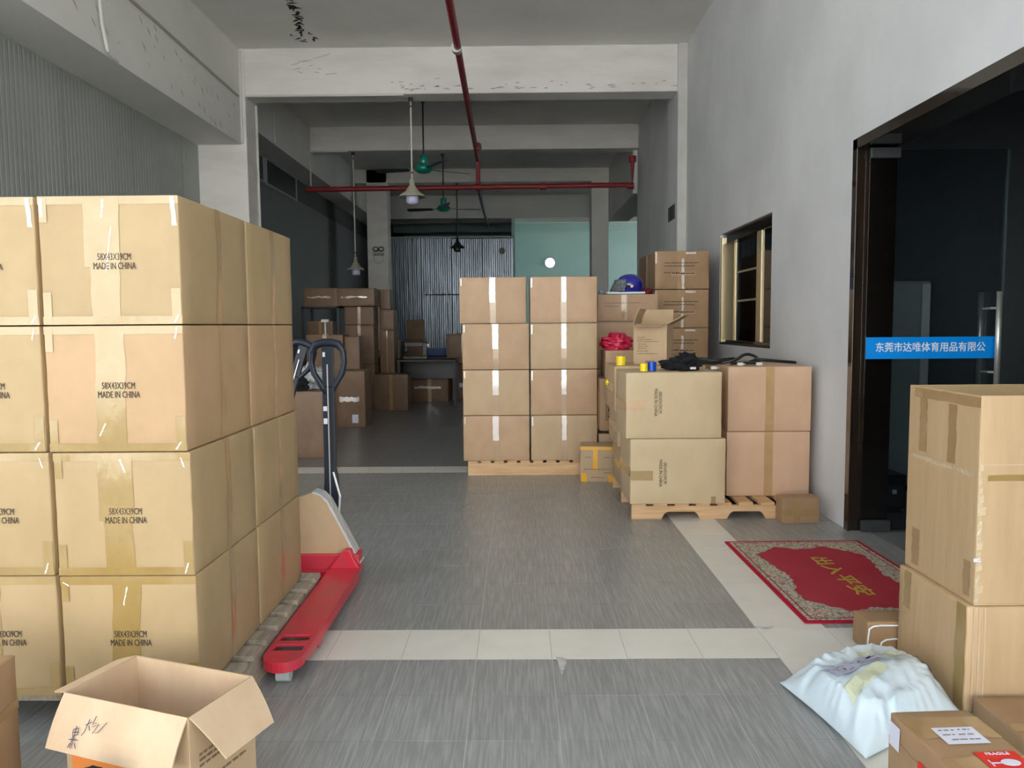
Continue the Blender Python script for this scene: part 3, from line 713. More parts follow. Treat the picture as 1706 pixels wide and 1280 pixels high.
# ---------------------------------------------------------------- pallet jacks
def rounded_fork():
    pts = []
    w2 = .0755
    pts += [(-w2, 1.1), (w2, 1.1), (w2, .09)]
    for i in range(1, 12):
        a = PI * i / 12; pts.append((w2 * math.cos(a), .085 - .085 * math.sin(a)))
    pts.append((-w2, .09)); return pts
def jack(loc, rz, label, tilt=0., cover=True, red='red'):
    t = empty('pallet_jack', loc, rz); tag(t, label, 'pallet jack')
    for sx in (0, -.39):
        # local: tip at y=0, heel at y=1.1; top plate with two roller windows
        fk = MB()
        w2 = .0755
        out = rounded_fork()
        zt, zb = .10, .088
        # plate built in bands so that the roller windows are real openings
        def band(y0, y1, x0, x1): fk.box(sx + x0, y0, zb, sx + x1, y1, zt)
        tip = [(sx + p[0], p[1]) for p in out if p[1] <= .0901]
        fk.prism(tip, 'z', .062, zt)
        band(.09, .115, -w2, w2)
        band(.115, .17, -w2, -.055); band(.115, .17, .055, w2)
        band(.17, .205, -w2, w2)
        band(.205, .26, -w2, -.055); band(.205, .26, .055, w2)
        band(.26, 1.1, -w2, w2)
        fk.prism([(.09, zb), (.09, .066), (.2, .05), (1.1, .035), (1.1, zb)], 'x', sx - w2, sx - w2 + .005)
        fk.prism([(.09, zb), (.09, .066), (.2, .05), (1.1, .035), (1.1, zb)], 'x', sx + w2 - .005, sx + w2)
        fk.build('fork', M[red], t, bevel=.002)
        for yy, z, r, ln in ((.140, .062, .024, .088), (.230, .062, .024, .088), (.075, .027, .026, .05)):
            MB().tube([(sx - ln / 2, yy, z), (sx + ln / 2, yy, z)], r, 16).build('roller', M['nylon' if yy < .12 else 'roller'], t)
        MB().box(sx + w2 - .012, .30, .03, sx + w2 - .004, .36, .085).build('lug', M[red], t)
        MB().prism([(sx - w2, .098), (sx + w2, .098), (sx + w2 - .03, .15), (sx + .03, .19), (sx, .19)] if sx == 0 else [(sx - w2, .098), (sx + w2, .098), (sx, .19), (sx - .03, .19), (sx - w2 + .03, .15)], 'y', 1.09, 1.15).build('heel_gusset', M[red], t, bevel=.004)
    MB().box(-.39, 1.09, .03, 0, 1.12, .085).build('cross_frame', M[red], t, bevel=.003)
    MB().box(-.39 - .07, 1.12, .05, .07, 1.22, .16).box(-.3, 1.22, .12, -.09, 1.3, .3).build('pump_frame', M[red], t, bevel=.004)
    MB().tube([(-.195, 1.30, .12), (-.195, 1.30, .42)], .035, 14).build('pump_cylinder', M['black'], t)
    for s in (-.055, .055): MB().tube([(-.195 + s - .022, 1.30, .095), (-.195 + s + .022, 1.30, .095)], .09, 20).build('steering_wheel', M['rubber'], t)
    return t
def jack_handle(t, base, tilt):
    """channel pole with teardrop grip; its own empty-free parts share a tilt matrix"""
    Rm = Matrix.Translation(base) @ Matrix.Rotation(tilt, 4, 'Y')
    def add(name, mb, m, smooth=False, bevel=0):
        me = mb.mesh(name, m, smooth); me.transform(Rm); return put(name, me, t, bevel)
    add('pole', MB().box(-.032, -.014, .20, .0, .014, .74).box(.0, -.018, .2, .032, .018, .74), M['navy'], bevel=.004)
    add('pole_edge', MB().box(-.002, -.022, .05, .004, -.016, .86), M['chrome'])
    add('bracket', MB().prism([(-.045, .02), (.045, .02), (.04, .25), (.03, .3), (-.03, .3), (-.03, .25)], 'y', -.02, .02), M['navy'], bevel=.003)
    add('sticker', MB().box(-.026, -.0165, .54, -.006, -.0148, .57).box(-.026, -.0165, .61, -.006, -.0148, .635), M['label'])
    pts = []
    ctl = [(-.012, .70), (-.035, .745), (-.075, .81), (-.088, .87), (-.084, .93), (-.06, .965), (-.02, .975), (.02, .975), (.06, .965), (.084, .93), (.088, .87), (.075, .81), (.035, .745), (.012, .70)]
    rad = [.016] * 4 + [.018] + [.023] * 4 + [.018] + [.016] * 4
    add('grip_loop', MB().tube([(x, 0, z) for x, z in ctl], rad, 10), M['navy'], True)
    add('release_lever', MB().box(-.03, -.012, .74, .032, .012, .955), M['navy'], bevel=.003)
    add('lever_button', MB().box(-.022, -.02, .90, -.010, -.012, .925), M['label'])
    add('hose', MB().tube([(.02, -.02, .28), (.055, -.03, .15), (.045, -.03, .02)], .006, 6), M['chrome'])
t = jack((-.874, 2.68, 0), 0, 'red pallet jack with navy handle parked beside the left carton stack')
t.rotation_euler = (0, 0, .004)
jack_handle(t, (-.135, 1.42, .25), 0)
MB().box(-.19, 1.28, .16, -.08, 1.44, .30).build('pivot_block', M['black'], t, bevel=.008)
# cardboard guard taped on the jack's frame
cvp = [(-.40, .09), (-.03 + .07, .09), (.065, .11), (.0, .24), (-.09, .42), (-.12, .455), (-.16, .475), (-.25, .44), (-.40, .42)]
cv = MB().prism(cvp, 'y', 1.15, 1.20).build('cardboard_guard', M['card_tan'], t, bevel=.004); cv['label'] = 'scrap of cardboard taped over the frame'
MB().prism([(.04, .085), (.075, .11), (.005, .25), (-.085, .43), (-.12, .465), (-.16, .48), (-.165, .472), (-.125, .455), (-.093, .42), (-.003, .24), (.06, .11), (.03, .09)], 'y', 1.145, 1.235).build('tape', M['film'], cv)
t2 = jack((-1.525, 3.74, 0), 0, 'second pallet jack half hidden behind the left stack, only its looped grip showing')
MB().box(-.24, 1.28, .16, -.14, 1.44, .30).build('pivot_block', M['black'], t2, bevel=.008)
jack_handle(t2, (-.195, 1.42, .27), .30)

# ================================================================ MIDDLE STACK
GM = 'cartons of the middle stack'
dm = (.575, .43, .392)
for k in range(4):
    z = .135 + k * .3975
    for c, cx in enumerate((-.188, .399)):
        x = cx + (-.02 if (k == 3 and c == 0) else 0) + random.uniform(-.001, .001)
        tint = ['card_pink', 'card_tan'][(k + c) % 2] if k < 3 else 'card_pink'
        o = carton('carton', dm, (x, 6.62 + .215, z), tint, bulge=.004, seed=20 + k * 2 + c, group=GM,
                   label='%s carton of the middle pallet stack, %s' % ('left-hand' if c == 0 else 'right-hand', rows[k].replace('its', 'the')))
        patch(o, dm, .004, 'F', dm[0] / 2 - .025, 0, dm[0] / 2 + .025, dm[2], M['tape_brown'], jag=.002)
        patch(o, dm, .004, 'F', dm[0] / 2 - .03 + .01 * c, dm[2] * .45, dm[0] / 2 + .022, dm[2], M['tape_glint'], jag=.003, off=.0018)
        if c == 0: patch(o, dm, .004, 'F', .012, dm[2] - .07, .022, dm[2] - .01, M['tape_glint'], off=.0016, name='corner_glint')  # pale corner strip painted as a glint
        if c == 1: patch(o, dm, .004, 'F', .006, dm[2] - .09, .02, dm[2] - .01, M['tape_glint'], off=.0016, name='corner_glint')
pallet((.06, 7.2, 0), 0, 1.0, 1.1, 9, 'pale pallet under the middle carton stack', 'wood', notch=False, h=.132, bw=.085)
D.objects['pallet.001'].location.y = 6.65 + .55

# ================================================================ RIGHT PALLET STACK
pallet((1.31, 5.62, 0), 0, 1.10, 1.05, 8, 'pine pallet with notched stringers under the right carton stack', 'wood', h=.112)
dA = (.632, .50, .437); dB = (.575, .55, .447)
T2 = text_mesh('58X43X39CM\nMADE IN CHINA', .031, M['ink'], xs=.8)
def sideboxes(cx, cy, z, d, seed, lab, front=True, rz=0, m='card_light'):
    o = carton('carton', d, (cx, cy, z), m, bulge=.005, seed=seed, label=lab, rz=rz, group='cartons on the pine pallet')
    patch(o, d, .005, 'L', .0, d[2] * .42, d[1], d[2] * .42 + .06, M['tape'], jag=.002)
    patch(o, d, .005, 'L', .10, 0, .125, d[2], M['tape_glint'], jag=.002)
    return o
o = sideboxes(1.058, 5.30, .114, dA, 41, 'lower front carton of the right pallet with sideways print'); face_text(o, dA, .005, 'F', .215, .21, T2, rot=-PI / 2)
patch(o, dA, .005, 'F', .0, .16, .15, .225, M['tape']); patch(o, dA, .005, 'F', dA[0] * .85, .0, dA[0] * .9, .05, M['tape_brown'])
o = sideboxes(1.028, 5.30, .114 + .441, dA, 42, 'upper front carton of the right pallet carrying tape rolls and black cloth'); face_text(o, dA, .005, 'F', .21, .24, T2, rot=-PI / 2)
patch(o, dA, .005, 'F', .0, .195, .13, .255, M['tape_light'])
sideboxes(1.07, 5.83, .114, (.632, .53, .30), 43, 'lower rear carton of the right pallet behind the printed one', m='card_tan')
sideboxes(1.05, 5.83, .416, (.65, .53, .26), 45, 'middle rear carton of the right pallet behind the printed ones', m='card_tan')
sideboxes(1.03, 5.83, .678, (.66, .53, .33), 44, 'upper rear carton of the right pallet under the open carton', m='card_tan')
for k in range(2):
    o = carton('carton', dB, (1.73 + .003 * k, 5.28 + .275, .114 + k * .451), 'card_rose', bulge=.004, seed=46 + k,
               label=['lower', 'upper'][k] + ' pinkish carton against the wall on the pine pallet', group='cartons on the pine pallet')
    patch(o, dB, .004, 'F', dB[0] / 2 - .03, 0, dB[0] / 2 + .03, dB[2], M['tape_light'], jag=.001)
for k in range(2):
    carton('carton', (.57, .50, .445), (1.73, 6.1, .114 + k * .449), 'card_pink', seed=48 + k, label=['lower', 'upper'][k] + ' carton behind the pinkish ones below the window', group='cartons on the pine pallet')

ds = (.245, .12, .172)
o = carton('small_carton', ds, (1.842, 5.018, 0), 'card_brown', bulge=.003, rz=.05, label='small brown carton on the floor at the right wall', seed=51)
patch(o, ds, .003, 'F', 0, .05, .245, .10, M['tape_brown']); patch(o, ds, .003, 'F', .075, 0, .12, .172, M['tape_brown'])

# tape rolls
def roll(loc, r, h, m, m2, label, rot=(0, 0, 0)):
    t = empty('tape_roll', loc); tag(t, label, 'tape'); t.rotation_euler = rot
    MB().lathe([(r * .68, 0), (r, 0), (r, h), (r * .68, h), (r * .68, 0)], seg=28).build('tape_band', M[m], t, smooth=False)
    MB().lathe([(r * .60, -.001), (r * .68, -.001), (r * .68, h + .001), (r * .60, h + .001), (r * .60, -.001)], seg=28).build('core', M[m2], t)
    return t
zt = .998
roll((.84, 5.12, zt), .026, .052, 'yellow', 'orange_tape', 'yellow tape roll standing next to the blue one', )
roll((.898, 5.15, zt), .03, .060, 'blue', 'blue', 'blue tape roll beside the yellow one on the upper front carton')
roll((.755, 5.62, 1.012), .034, .066, 'yellow', 'orange_tape', 'yellow tape roll with orange core at the carton edge')
blob('yellow_tag', (.695, 5.93, .84), (.018, .012, .03), M['yellow'], 3, sub=2); tag(D.objects['yellow_tag'], 'small yellow tag stuck on the side of the rear carton', 'tag')

# cloth and cables
c1 = blob('black_cloth', (1.12, 5.25, .998), (.135, .11, .055), M['blackcloth'], 5, amp=.7, freq=2.2, fine=.2); tag(c1, 'heap of black cloth on the upper front carton', 'cloth')
b1 = blob('cloth_fold', (.03, 0, .03), (.07, .07, .05), M['blackcloth'], 8, amp=.8, parent=c1)
MB().box(-.02, -.012, 0, .02, .012, .016).build('white_clip', M['pvc'], c1, bevel=.004, loc=(.05, -.115, .008))
def loops(name, cx, cy, z, label, seed, n=3, r=.12, th=.007, sy=.6, m='black'):
    t = empty(name, (cx, cy, z)); tag(t, label, 'cable')
    rr = random.Random(seed)
    for k in range(n):
        pts = []; ph = rr.uniform(0, 6)
        for i in range(25):
            a = 2 * PI * i / 24; q_ = r * (1 + .25 * math.sin(2 * a + ph)); pts.append((q_ * math.cos(a) * (1 + .1 * k) + .015 * k, q_ * sy * math.sin(a), th + k * th * 1.6 + .012 * (1 + math.sin(a * 2 + ph)) * .5))
        MB().tube(pts[:-1], th, 6, closed=True).build('cable_loop', M[m], t, smooth=True)
    return t
loops('cable_coil', 1.40, 5.62, 1.013, 'flat coil of black cable lying between the two cartons', 3, 3, .10, .008)
tt = tag(MB().tube(smooth_path([(1.46, 5.50, 1.030), (1.56, 5.48, 1.05), (1.62, 5.5, 1.095), (1.70, 5.52, 1.08), (1.74, 5.5, 1.03), (1.66, 5.44, 1.030), (1.50, 5.42, 1.030)]), .011, 8).build('black_strap', M['black'], smooth=True), 'looped black strap standing up on the pinkish carton', 'strap')
tag(MB().tube(smooth_path([(1.70, 5.62, 1.030), (1.76, 5.68, 1.045), (1.86, 5.64, 1.036), (1.97, 5.46, 1.030)]), .011, 8).build('black_strap', M['black'], smooth=True), 'black strap lying toward the wall on the pinkish carton', 'strap')
for x, y_, l in ((1.33, 5.22, 'small white plug near the black cloth'), (1.55, 5.36, 'white connector at the front edge of the pinkish carton'), (1.68, 5.36, 'pale plug beside the looped black strap')):
    zz = .999 if x < 1.4 else 1.0165
    t = empty('plug', (x, y_, zz)); tag(t, l, 'plug')
    MB().box(-.02, -.014, 0, .02, .014, .022).build('plug_body', M['pvc'], t, bevel=.005); MB().box(.02, -.006, .008, .036, .006, .014).build('prong', M['chrome'], t)

# open box on the stack
oc = open_carton((.25, .21, .30), (1.02, 5.78, 1.012), math.radians(-24), 'card_tan', 'card_tan',
                 {'F': (.09, math.radians(100), .02), 'L': (.12, math.radians(-22), .01), 'B': (.14, math.radians(40), .02), 'R': (.13, math.radians(62), .02)}, 'open carton with raised flaps standing on the right stack')
pm_ = lines_mesh([(-.09, -.03, .06), (-.09, .02, .045), (-.09, .07, .03), (-.085, -.02, .01), (-.085, -.0, -.005), (-.085, -.02, -.02), (-.09, -.01, -.04), (-.09, .06, -.06)], M['ink_faint'], .005)
face_text(oc, (.25, .21, .30), 0, 'F', .12, .14, pm_)
face_text(oc, (.25, .21, .30), 0, 'L', .11, .13, pm_)
patch(oc, (.25, .21, .30), 0, 'F', .09, 0, .16, .03, M['tape_brown'])
patch(oc, (.25, .21, .30), 0, 'L', .09, .20, .13, .295, M['tape_brown'])

# ================================================================ BEHIND: tall stack, helmet stack
GT = 'cartons of the tall stack at the wall'
dt = (.53, .45, .372)
pal4 = pallet((1.64, 8.25, 0), 0, .95, 1.0, 7, 'pallet under the tall stack below the window', 'wood')
pt = lines_mesh([(-.17, .17, .05), (-.17, .13, .02), (-.17, -.02, -.045)], M['ink'], .008)
pt2 = lines_mesh([(-.11, .11, 0)], M['ink'], .012)
rowT = ['lowest', 'second from the bottom', 'third, middle', 'second from the top', 'topmost']
for k in range(5):
    z = .134 + k * .378 + .005
    o = carton('carton', dt, (1.62, 7.62 + .225, z), 'card_shaded' if k < 1 else 'card_brown', seed=60 + k, label='printed carton facing the hall in the tall wall stack, ' + rowT[k], group=GT)
    if k > 1:
        patch(o, dt, .004, 'F', .215, 0, .30, dt[2], M['tape_brown'], jag=.003)
        patch(o, dt, .004, 'F', .262, .0, .285, dt[2] * .8, M['tape_glint'], jag=.004, off=.0018)
        patch(o, dt, .004, 'F', .30, dt[2] - .03, .40, dt[2] - .012, M['tape_glint'], jag=.003, off=.0018)
        patch(o, dt, .004, 'F', .003, dt[2] - .12, .018, dt[2] - .01, M['tape_glint'], off=.0018)
        patch(o, dt, .004, 'F', .515, .01, .528, .09, M['tape_brown'], off=.0018)
        face_text(o, dt, .004, 'F', .26, .205, pt)
        patch(o, dt, .004, 'F', .16, .135, .40, .165, M['card_pink'], 'pale_label', off=.002)
        face_text(o, dt, .004, 'F', .28, .153, pt2)
for k in range(5):
    z = .139 + k * .378
    carton('carton', (.53, .45, .372), (1.61, 8.31, z), 'card_shaded', seed=66 + k, label='plain carton behind the tall wall stack front, ' + rowT[k], group=GT)
# helmet stack: three cartons
hd = (.56, .50, .44)
for k in range(3):
    carton('carton', hd, (1.02, 7.46, .001 + k * .445), 'card_pink', seed=70 + k, label='carton under the helmet carton, %s of three' % ['bottom', 'middle', 'top'][k], group='cartons under the helmet')
hb = (.565, .50, .25)
o = carton('carton', hb, (1.03, 7.45, 1.338), 'card_pink', bulge=.003, seed=75, label='wide flat carton with the helmet on top')
patch(o, hb, .003, 'F', .22, 0, .275, .25, M['tape_brown'])
face_text(o, hb, .003, 'F', .24, .16, lines_mesh([(-.17, .17, .01), (-.17, -.04, -.02)], M['ink_faint'], .006))
pz = 1.589
pad = tag(MB().box(-.18, -.12, 0, .18, .12, .022).build('foam_pad', M['poly'], bevel=.008, loc=(1.02, 7.36, pz + .003)), 'flat white foam pad under the helmet', 'pad')
hz = pz + .0255
he = empty('helmet', (1.07, 7.36, hz), math.radians(10)); tag(he, 'blue open-face helmet with grey visor on the foam pad', 'helmet')
prof = [(.105, 0), (.118, .03), (.122, .075), (.112, .115), (.088, .15), (.05, .172), (0, .18)]
me = MB().lathe(prof, seg=32).mesh('helmet_shell', M['helmet'], True); me.transform(Matrix.Diagonal((1.08, .95, .95, 1))); put('helmet_shell', me, he)
me = MB().lathe([(.128, .07), (.126, .085), (.112, .12)], seg=32).mesh('x', M['visor'], True)
mb = MB()
pv = None
for i in range(15):                                              # visor: curved sheet in front of the face opening
    a = math.radians(115 + i * 9); rowp = []
    for r, z in ((.132, .115), (.15, .07), (.158, .02), (.16, .004)): rowp.append((1.08 * r * math.cos(a) * (1.1 if z < .05 else 1), .95 * r * math.sin(a), z))
    if pv:
        for j in range(3): mb.poly([pv[j], rowp[j], rowp[j + 1], pv[j + 1]])
    pv = rowp
o = mb.build('visor', M['visor'], he, smooth=True); so_ = o.modifiers.new('thick', 'SOLIDIFY'); so_.thickness = .003
MB().lathe([(0, 0), (.014, 0), (.014, .012), (0, .012)], seg=16).build('visor_button', M['label'], he).matrix_local = Matrix.Translation((-.02, -.118, .05)) @ Matrix.Rotation(PI / 2, 4, 'X')
MB().box(-.06, -.02, -.015, .06, .02, .015).build('helmet_stripe', M['black'], he, bevel=.004).matrix_local = Matrix.Translation((-.03, -.104, .045)) @ Matrix.Rotation(.2, 4, 'Y') @ Matrix.Diagonal((.8, .6, .8, 1))
cl = blob('maroon_cloth', (1.24, 7.45, 1.59), (.06, .06, .04), M['maroon'], 4, amp=.5); tag(cl, 'scrap of maroon cloth beside the helmet', 'cloth')
pj = blob('paper_cup', (.80, 7.36, 1.589), (.035, .035, .035), M['office_grey'], 2, amp=.4, sub=3); tag(pj, 'crumpled grey wrapper at the left end of the helmet carton', 'wrapper')

# D / E / F stack right of the middle stack
Fd = (.46, .40, .36)
o = carton('carton', Fd, (.93, 6.86, 0), 'card_tan', seed=80, label='floor carton behind the yellow-taped one')
fm = blob('plastic_wrap', (.86, 6.82, .368), (.13, .13, .02), M['film'], 6, amp=.5, fine=.3); tag(fm, 'crumpled clear plastic wrap squeezed between two cartons', 'plastic')
Ed = (.40, .36, .44)
ebx = carton('carton', Ed, (.896, 6.68, .408), 'card_brown', seed=81, label='brown carton with a column of printed squares')
sq = MB()
for k in range(5):
    z = -.13 + k * .062; sq.box(-.03, z, 0, .03, z + .004, .0005).box(-.03, z, 0, -.026, z + .05, .0005).box(.026, z, 0, .03, z + .05, .0005).box(-.014, z + .014, 0, .016, z + .04, .0005).box(-.03, z + .05, 0, .03, z + .054, .0005)
face_text(ebx, Ed, .004, 'F', .082, .22, sq.mesh('printed_squares', M['ink']), name='printed_squares')
Dd = (.40, .38, .235)
o = carton('carton', Dd, (.955, 6.80, .85), 'card_pink', seed=82, label='pinkish carton under the pink plastic bag')
pb = blob('pink_bag', (.87, 6.80, 1.087), (.15, .12, .095), M['pinkbag'], 11, amp=.45, freq=2.2, fine=.35); tag(pb, 'crumpled bright pink plastic bag on a carton', 'bag')

yd = (.275, .24, .30)
o = carton('small_carton', yd, (.665, 6.45, 0), 'card_tan', bulge=.004, rz=math.radians(-6), seed=83, label='carton with bright yellow tape beside the middle pallet')
patch(o, yd, .004, 'F', .0, .272, .275, .296, M['tape_orange'], jag=.002); patch(o, yd, .004, 'F', .105, .10, .145, .29, M['tape_orange'], jag=.002, off=.0016)
patch(o, yd, .004, 'F', .012, .0, .055, .075, M['tape_orange'], jag=.003); patch(o, yd, .004, 'F', .235, .0, .272, .06, M['tape_orange'], jag=.003)
face_text(o, yd, .004, 'F', .14, .15, lines_mesh([(-.10, -.05, .06), (.05, .11, .06), (-.11, .11, -.04), (-.05, .06, -.11), (.06, .11, -.07)], M['ink_faint'], .006))

# ================================================================ DARK CLUTTER AT THE BACK LEFT
def simple(x0, x1, y, d, z0, z1, m, label, seed, rz=0, tape=True, group=None, gloss=False, name='carton'):
    dd = (x1 - x0, d, z1 - z0)
    o = carton(name, dd, ((x0 + x1) / 2, y + d / 2, z0), m, rz=rz, bulge=.004, seed=seed, label=label, group=group)
    if tape: patch(o, dd, .004, 'F', dd[0] * .45, 0, dd[0] * .55, dd[2], M['tape_brown'], jag=.003)
    if gloss: patch(o, dd, .004, 'F', dd[0] * .1, dd[2] * .46, dd[0] * .8, dd[2] * .54, M['tape_glint'], jag=.012, off=.0018)
    return o
o = simple(-2.42, -1.93, 7.62, .50, 0, .665, 'card_shaded', 'tall olive-brown carton behind the pallet jack handle', 90, rz=.02, tape=False)
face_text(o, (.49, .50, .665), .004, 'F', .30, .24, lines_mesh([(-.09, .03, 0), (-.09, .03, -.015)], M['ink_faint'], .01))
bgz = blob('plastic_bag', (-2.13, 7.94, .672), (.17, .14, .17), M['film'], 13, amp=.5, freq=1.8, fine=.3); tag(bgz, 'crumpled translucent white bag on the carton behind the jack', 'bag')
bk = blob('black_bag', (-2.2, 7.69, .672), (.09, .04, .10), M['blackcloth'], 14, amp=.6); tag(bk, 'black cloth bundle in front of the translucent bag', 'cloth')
o = simple(-2.35, -1.98, 9.9, .45, 0, .735, 'card_shaded', 'carton in clear wrap with a white label beside the handle', 91, tape=False, gloss=True)
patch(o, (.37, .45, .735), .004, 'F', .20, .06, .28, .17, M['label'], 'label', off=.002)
simple(-2.23, -1.71, 11.9, .45, 0, .56, 'card_shaded', 'wide carton on the floor between wrapped cartons', 92)
o = simple(-1.85, -1.20, 13.25, .45, 0, .50, 'card_shaded', 'shrink-wrapped carton on the floor near the desks', 93, gloss=True)
simple(-1.77, -1.26, 13.3, .40, .506, .68, 'card_shaded', 'flat carton lying on the shrink-wrapped carton', 94)
o = simple(-1.17, -.62, 13.6, .5, 0, .62, 'card_shaded', 'carton with small white label left of the middle stack', 95, tape=False)
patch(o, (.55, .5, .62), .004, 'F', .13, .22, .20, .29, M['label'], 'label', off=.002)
simple(-1.30, -.7, 14.15, .5, .0, 1.16, 'card_shaded', 'tall dark carton behind the labelled carton', 96)
o_ = open_carton((.36, .3, .33), (-2.0, 15.0, .722), 0, 'card_shaded', 'card_shaded', {'B': (.38, 0, .0), 'F': (.1, 2.4, .01)}, 'dark open carton with its back flap upright on the far desk')
simple(-2.20, -1.98, 12.9, .25, .765, 1.08, 'card_shaded', 'small carton standing on the desk', 97, tape=False, name='small_carton')
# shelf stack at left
simple(-2.70, -2.245, 12.05, .4, 0, .72, 'card_shaded', 'lowest carton of the wrapped tower at the back left', 98)
simple(-2.70, -2.25, 12.05, .4, .726, 1.33, 'card_shaded', 'third carton from the top of the wrapped tower', 99)
simple(-2.70, -2.245, 12.05, .4, 1.336, 1.62, 'card_shaded', 'second carton from the top of the wrapped tower', 100)
simple(-2.78, -2.21, 11.95, .5, 1.626, 1.90, 'card_shaded', 'top carton of the wrapped tower with glossy tape', 101, tape=False, gloss=True)
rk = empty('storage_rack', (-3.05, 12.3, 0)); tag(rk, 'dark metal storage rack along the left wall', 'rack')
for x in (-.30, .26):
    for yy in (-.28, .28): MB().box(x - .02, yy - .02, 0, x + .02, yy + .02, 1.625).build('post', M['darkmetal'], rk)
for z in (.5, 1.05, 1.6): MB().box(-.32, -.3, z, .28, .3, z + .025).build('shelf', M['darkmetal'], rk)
simple(-3.33, -2.80, 12.05, .45, 1.626, 1.91, 'card_shaded', 'dark carton with glossy tape on top of the rack', 102, tape=False, gloss=True)
simple(-3.30, -2.9, 12.1, .4, 1.08, 1.4, 'card_shaded', 'dark carton on the middle shelf of the rack', 103)
simple(-2.235, -2.0, 12.5, .35, 1.25, 1.575, 'card_shaded', 'narrow carton hanging over the tower right side', 104, tape=False, gloss=False)
simple(-2.235, -2.0, 12.48, .38, .0, 1.243, 'card_shaded', 'tall dark carton supporting the narrow carton', 105)
simple(-2.235, -2.06, 12.5, .35, 1.582, 1.90, 'card_shaded', 'small dark carton at the right top of the tower', 106, tape=False)
simple(-2.86, -2.36, 10.4, .4, .0, 1.20, 'card_shaded', 'tall carton with orange top tape left of the handle', 107)
patch(D.objects['carton.060'] if 'carton.060' in D.objects else o, (.5, .4, 1.2), .004, 'F', 0, 1.1, .4, 1.17, M['orange'], 'orange_tape', off=.002) if False else None
simple(-2.36 + .01, -2.15, 10.45, .3, 0, 1.17, 'card_shaded', 'slim upright carton next to the tall dark one', 108, tape=False)
def desk(x0, x1, y0, y1, h, label):
    t = empty('desk', ((x0 + x1) / 2, (y0 + y1) / 2, 0)); tag(t, label, 'table')
    a, b = (x1 - x0) / 2, (y1 - y0) / 2
    MB().box(-a, -b, h - .03, a, b, h).build('table_top', M['darkmetal'], t, bevel=.003)
    for sx in (-1, 1):
        for sy in (-1, 1): MB().box(sx * (a - .03) - .02, sy * (b - .03) - .02, 0, sx * (a - .03) + .02, sy * (b - .03) + .02, h - .03).build('leg', M['darkmetal'], t)
    MB().box(-a + .05, b - .06, h - .35, a - .05, b - .045, h - .03).build('modesty_panel', M['black'], t)
desk(-1.96, -1.0, 12.45, 13.15, .76, 'dark desk behind the floor cartons')
desk(-2.3, -1.36, 14.7, 15.4, .72, 'farther dark desk before the corrugated wall')
desk(-2.75, -2.0, 13.2, 13.9, .76, 'dark desk beside the carton tower')
t = empty('paper_tray', (-2.30, 13.38, .762)); tag(t, 'two-tier lilac paper tray on the desk', 'tray')
MB().box(-.22, -.12, .01, .22, .12, .05).build('tray', M['lilac'], t, bevel=.004); MB().box(-.24, -.12, .08, .24, .12, .12).build('tray', M['lilac'], t, bevel=.004)
MB().box(-.2, .08, .0, -.19, .1, .12).box(.19, .08, 0, .2, .1, .12).box(-.2, -.1, .0, -.19, -.08, .12).box(.19, -.1, 0, .2, -.08, .12).build('tray_post', M['darkmetal'], t)
def machine(x, y, z, label, s=1.):
    t = empty('sewing_machine', (x, y, z)); tag(t, label, 'machine')
    MB().box(-.2 * s, -.08, 0, .2 * s, .08, .05).build('machine_base', M['black'], t, bevel=.006)
    MB().box(.12 * s, -.05, .05, .2 * s, .05, .27).box(-.18 * s, -.04, .2, .2 * s, .04, .28).box(-.18 * s, -.03, .12, -.12 * s, .03, .2).build('machine_arm', M['black'], t, bevel=.01)
    MB().tube([(.2 * s, 0, .22), (.235 * s, 0, .22)], .05, 16).build('hand_wheel', M['chrome'], t)
machine(-2.2, 13.65, .762, 'black sewing machine on the desk by the tower'); machine(-1.7, 12.8, .762, 'black sewing machine on the middle desk')
t = empty('plastic_crate', (-1.58, 14.95, .722)); tag(t, 'blue plastic crate on the far desk', 'crate')
MB().box(-.2, -.15, 0, .2, .15, .012).box(-.2, -.15, 0, .2, -.138, .14).box(-.2, .138, 0, .2, .15, .14).box(-.2, -.15, 0, -.188, .15, .14).box(.188, -.15, 0, .2, .15, .14).build('crate_body', M['crate_blue'], t)
MB().box(-.21, -.16, .13, .21, -.15, .15).box(-.21, .15, .13, .21, .16, .15).build('crate_rim', M['crate_blue'], t)
t = empty('tape_dispenser', (-2.62, 10.5, 1.2)); tag(t, 'white T-shaped stand on the tall carton with orange top', 'stand')
MB().tube([(0, 0, 0), (0, 0, .17)], .012, 8).build('stem', M['pvc'], t); MB().lathe([(0, 0), (.04, 0), (.04, .01), (0, .01)], seg=16).build('foot', M['pvc'], t); MB().box(-.05, -.03, .17, .05, .03, .21).build('head', M['pvc'], t, bevel=.006)

# ================================================================ DOOR MAT
rug = MB()
for n_ in (1,): rug.box(-.40, -.63, 0, .40, .63, .008)
ro = rug.build('door_mat', M['rug'], bevel=.003, loc=(1.638, 3.905, .0006)); ro.rotation_euler = (0, 0, math.radians(.6))
tag(ro, 'red floral-bordered welcome mat with gold characters', 'mat')
tm = text_mesh('出入平安', .115, M['goldthread'], bold=.0015, depth=.0006)
xs_ = [v.co.x for v in tm.vertices]; wd = max(xs_) - min(xs_)
to = put('lettering', tm, ro); to.matrix_local = Matrix.Translation((.02, 0.0, .0086)) @ Matrix.Rotation(-PI / 2, 4, 'Z') @ Matrix.Diagonal((.60 / wd, .95, 1, 1))

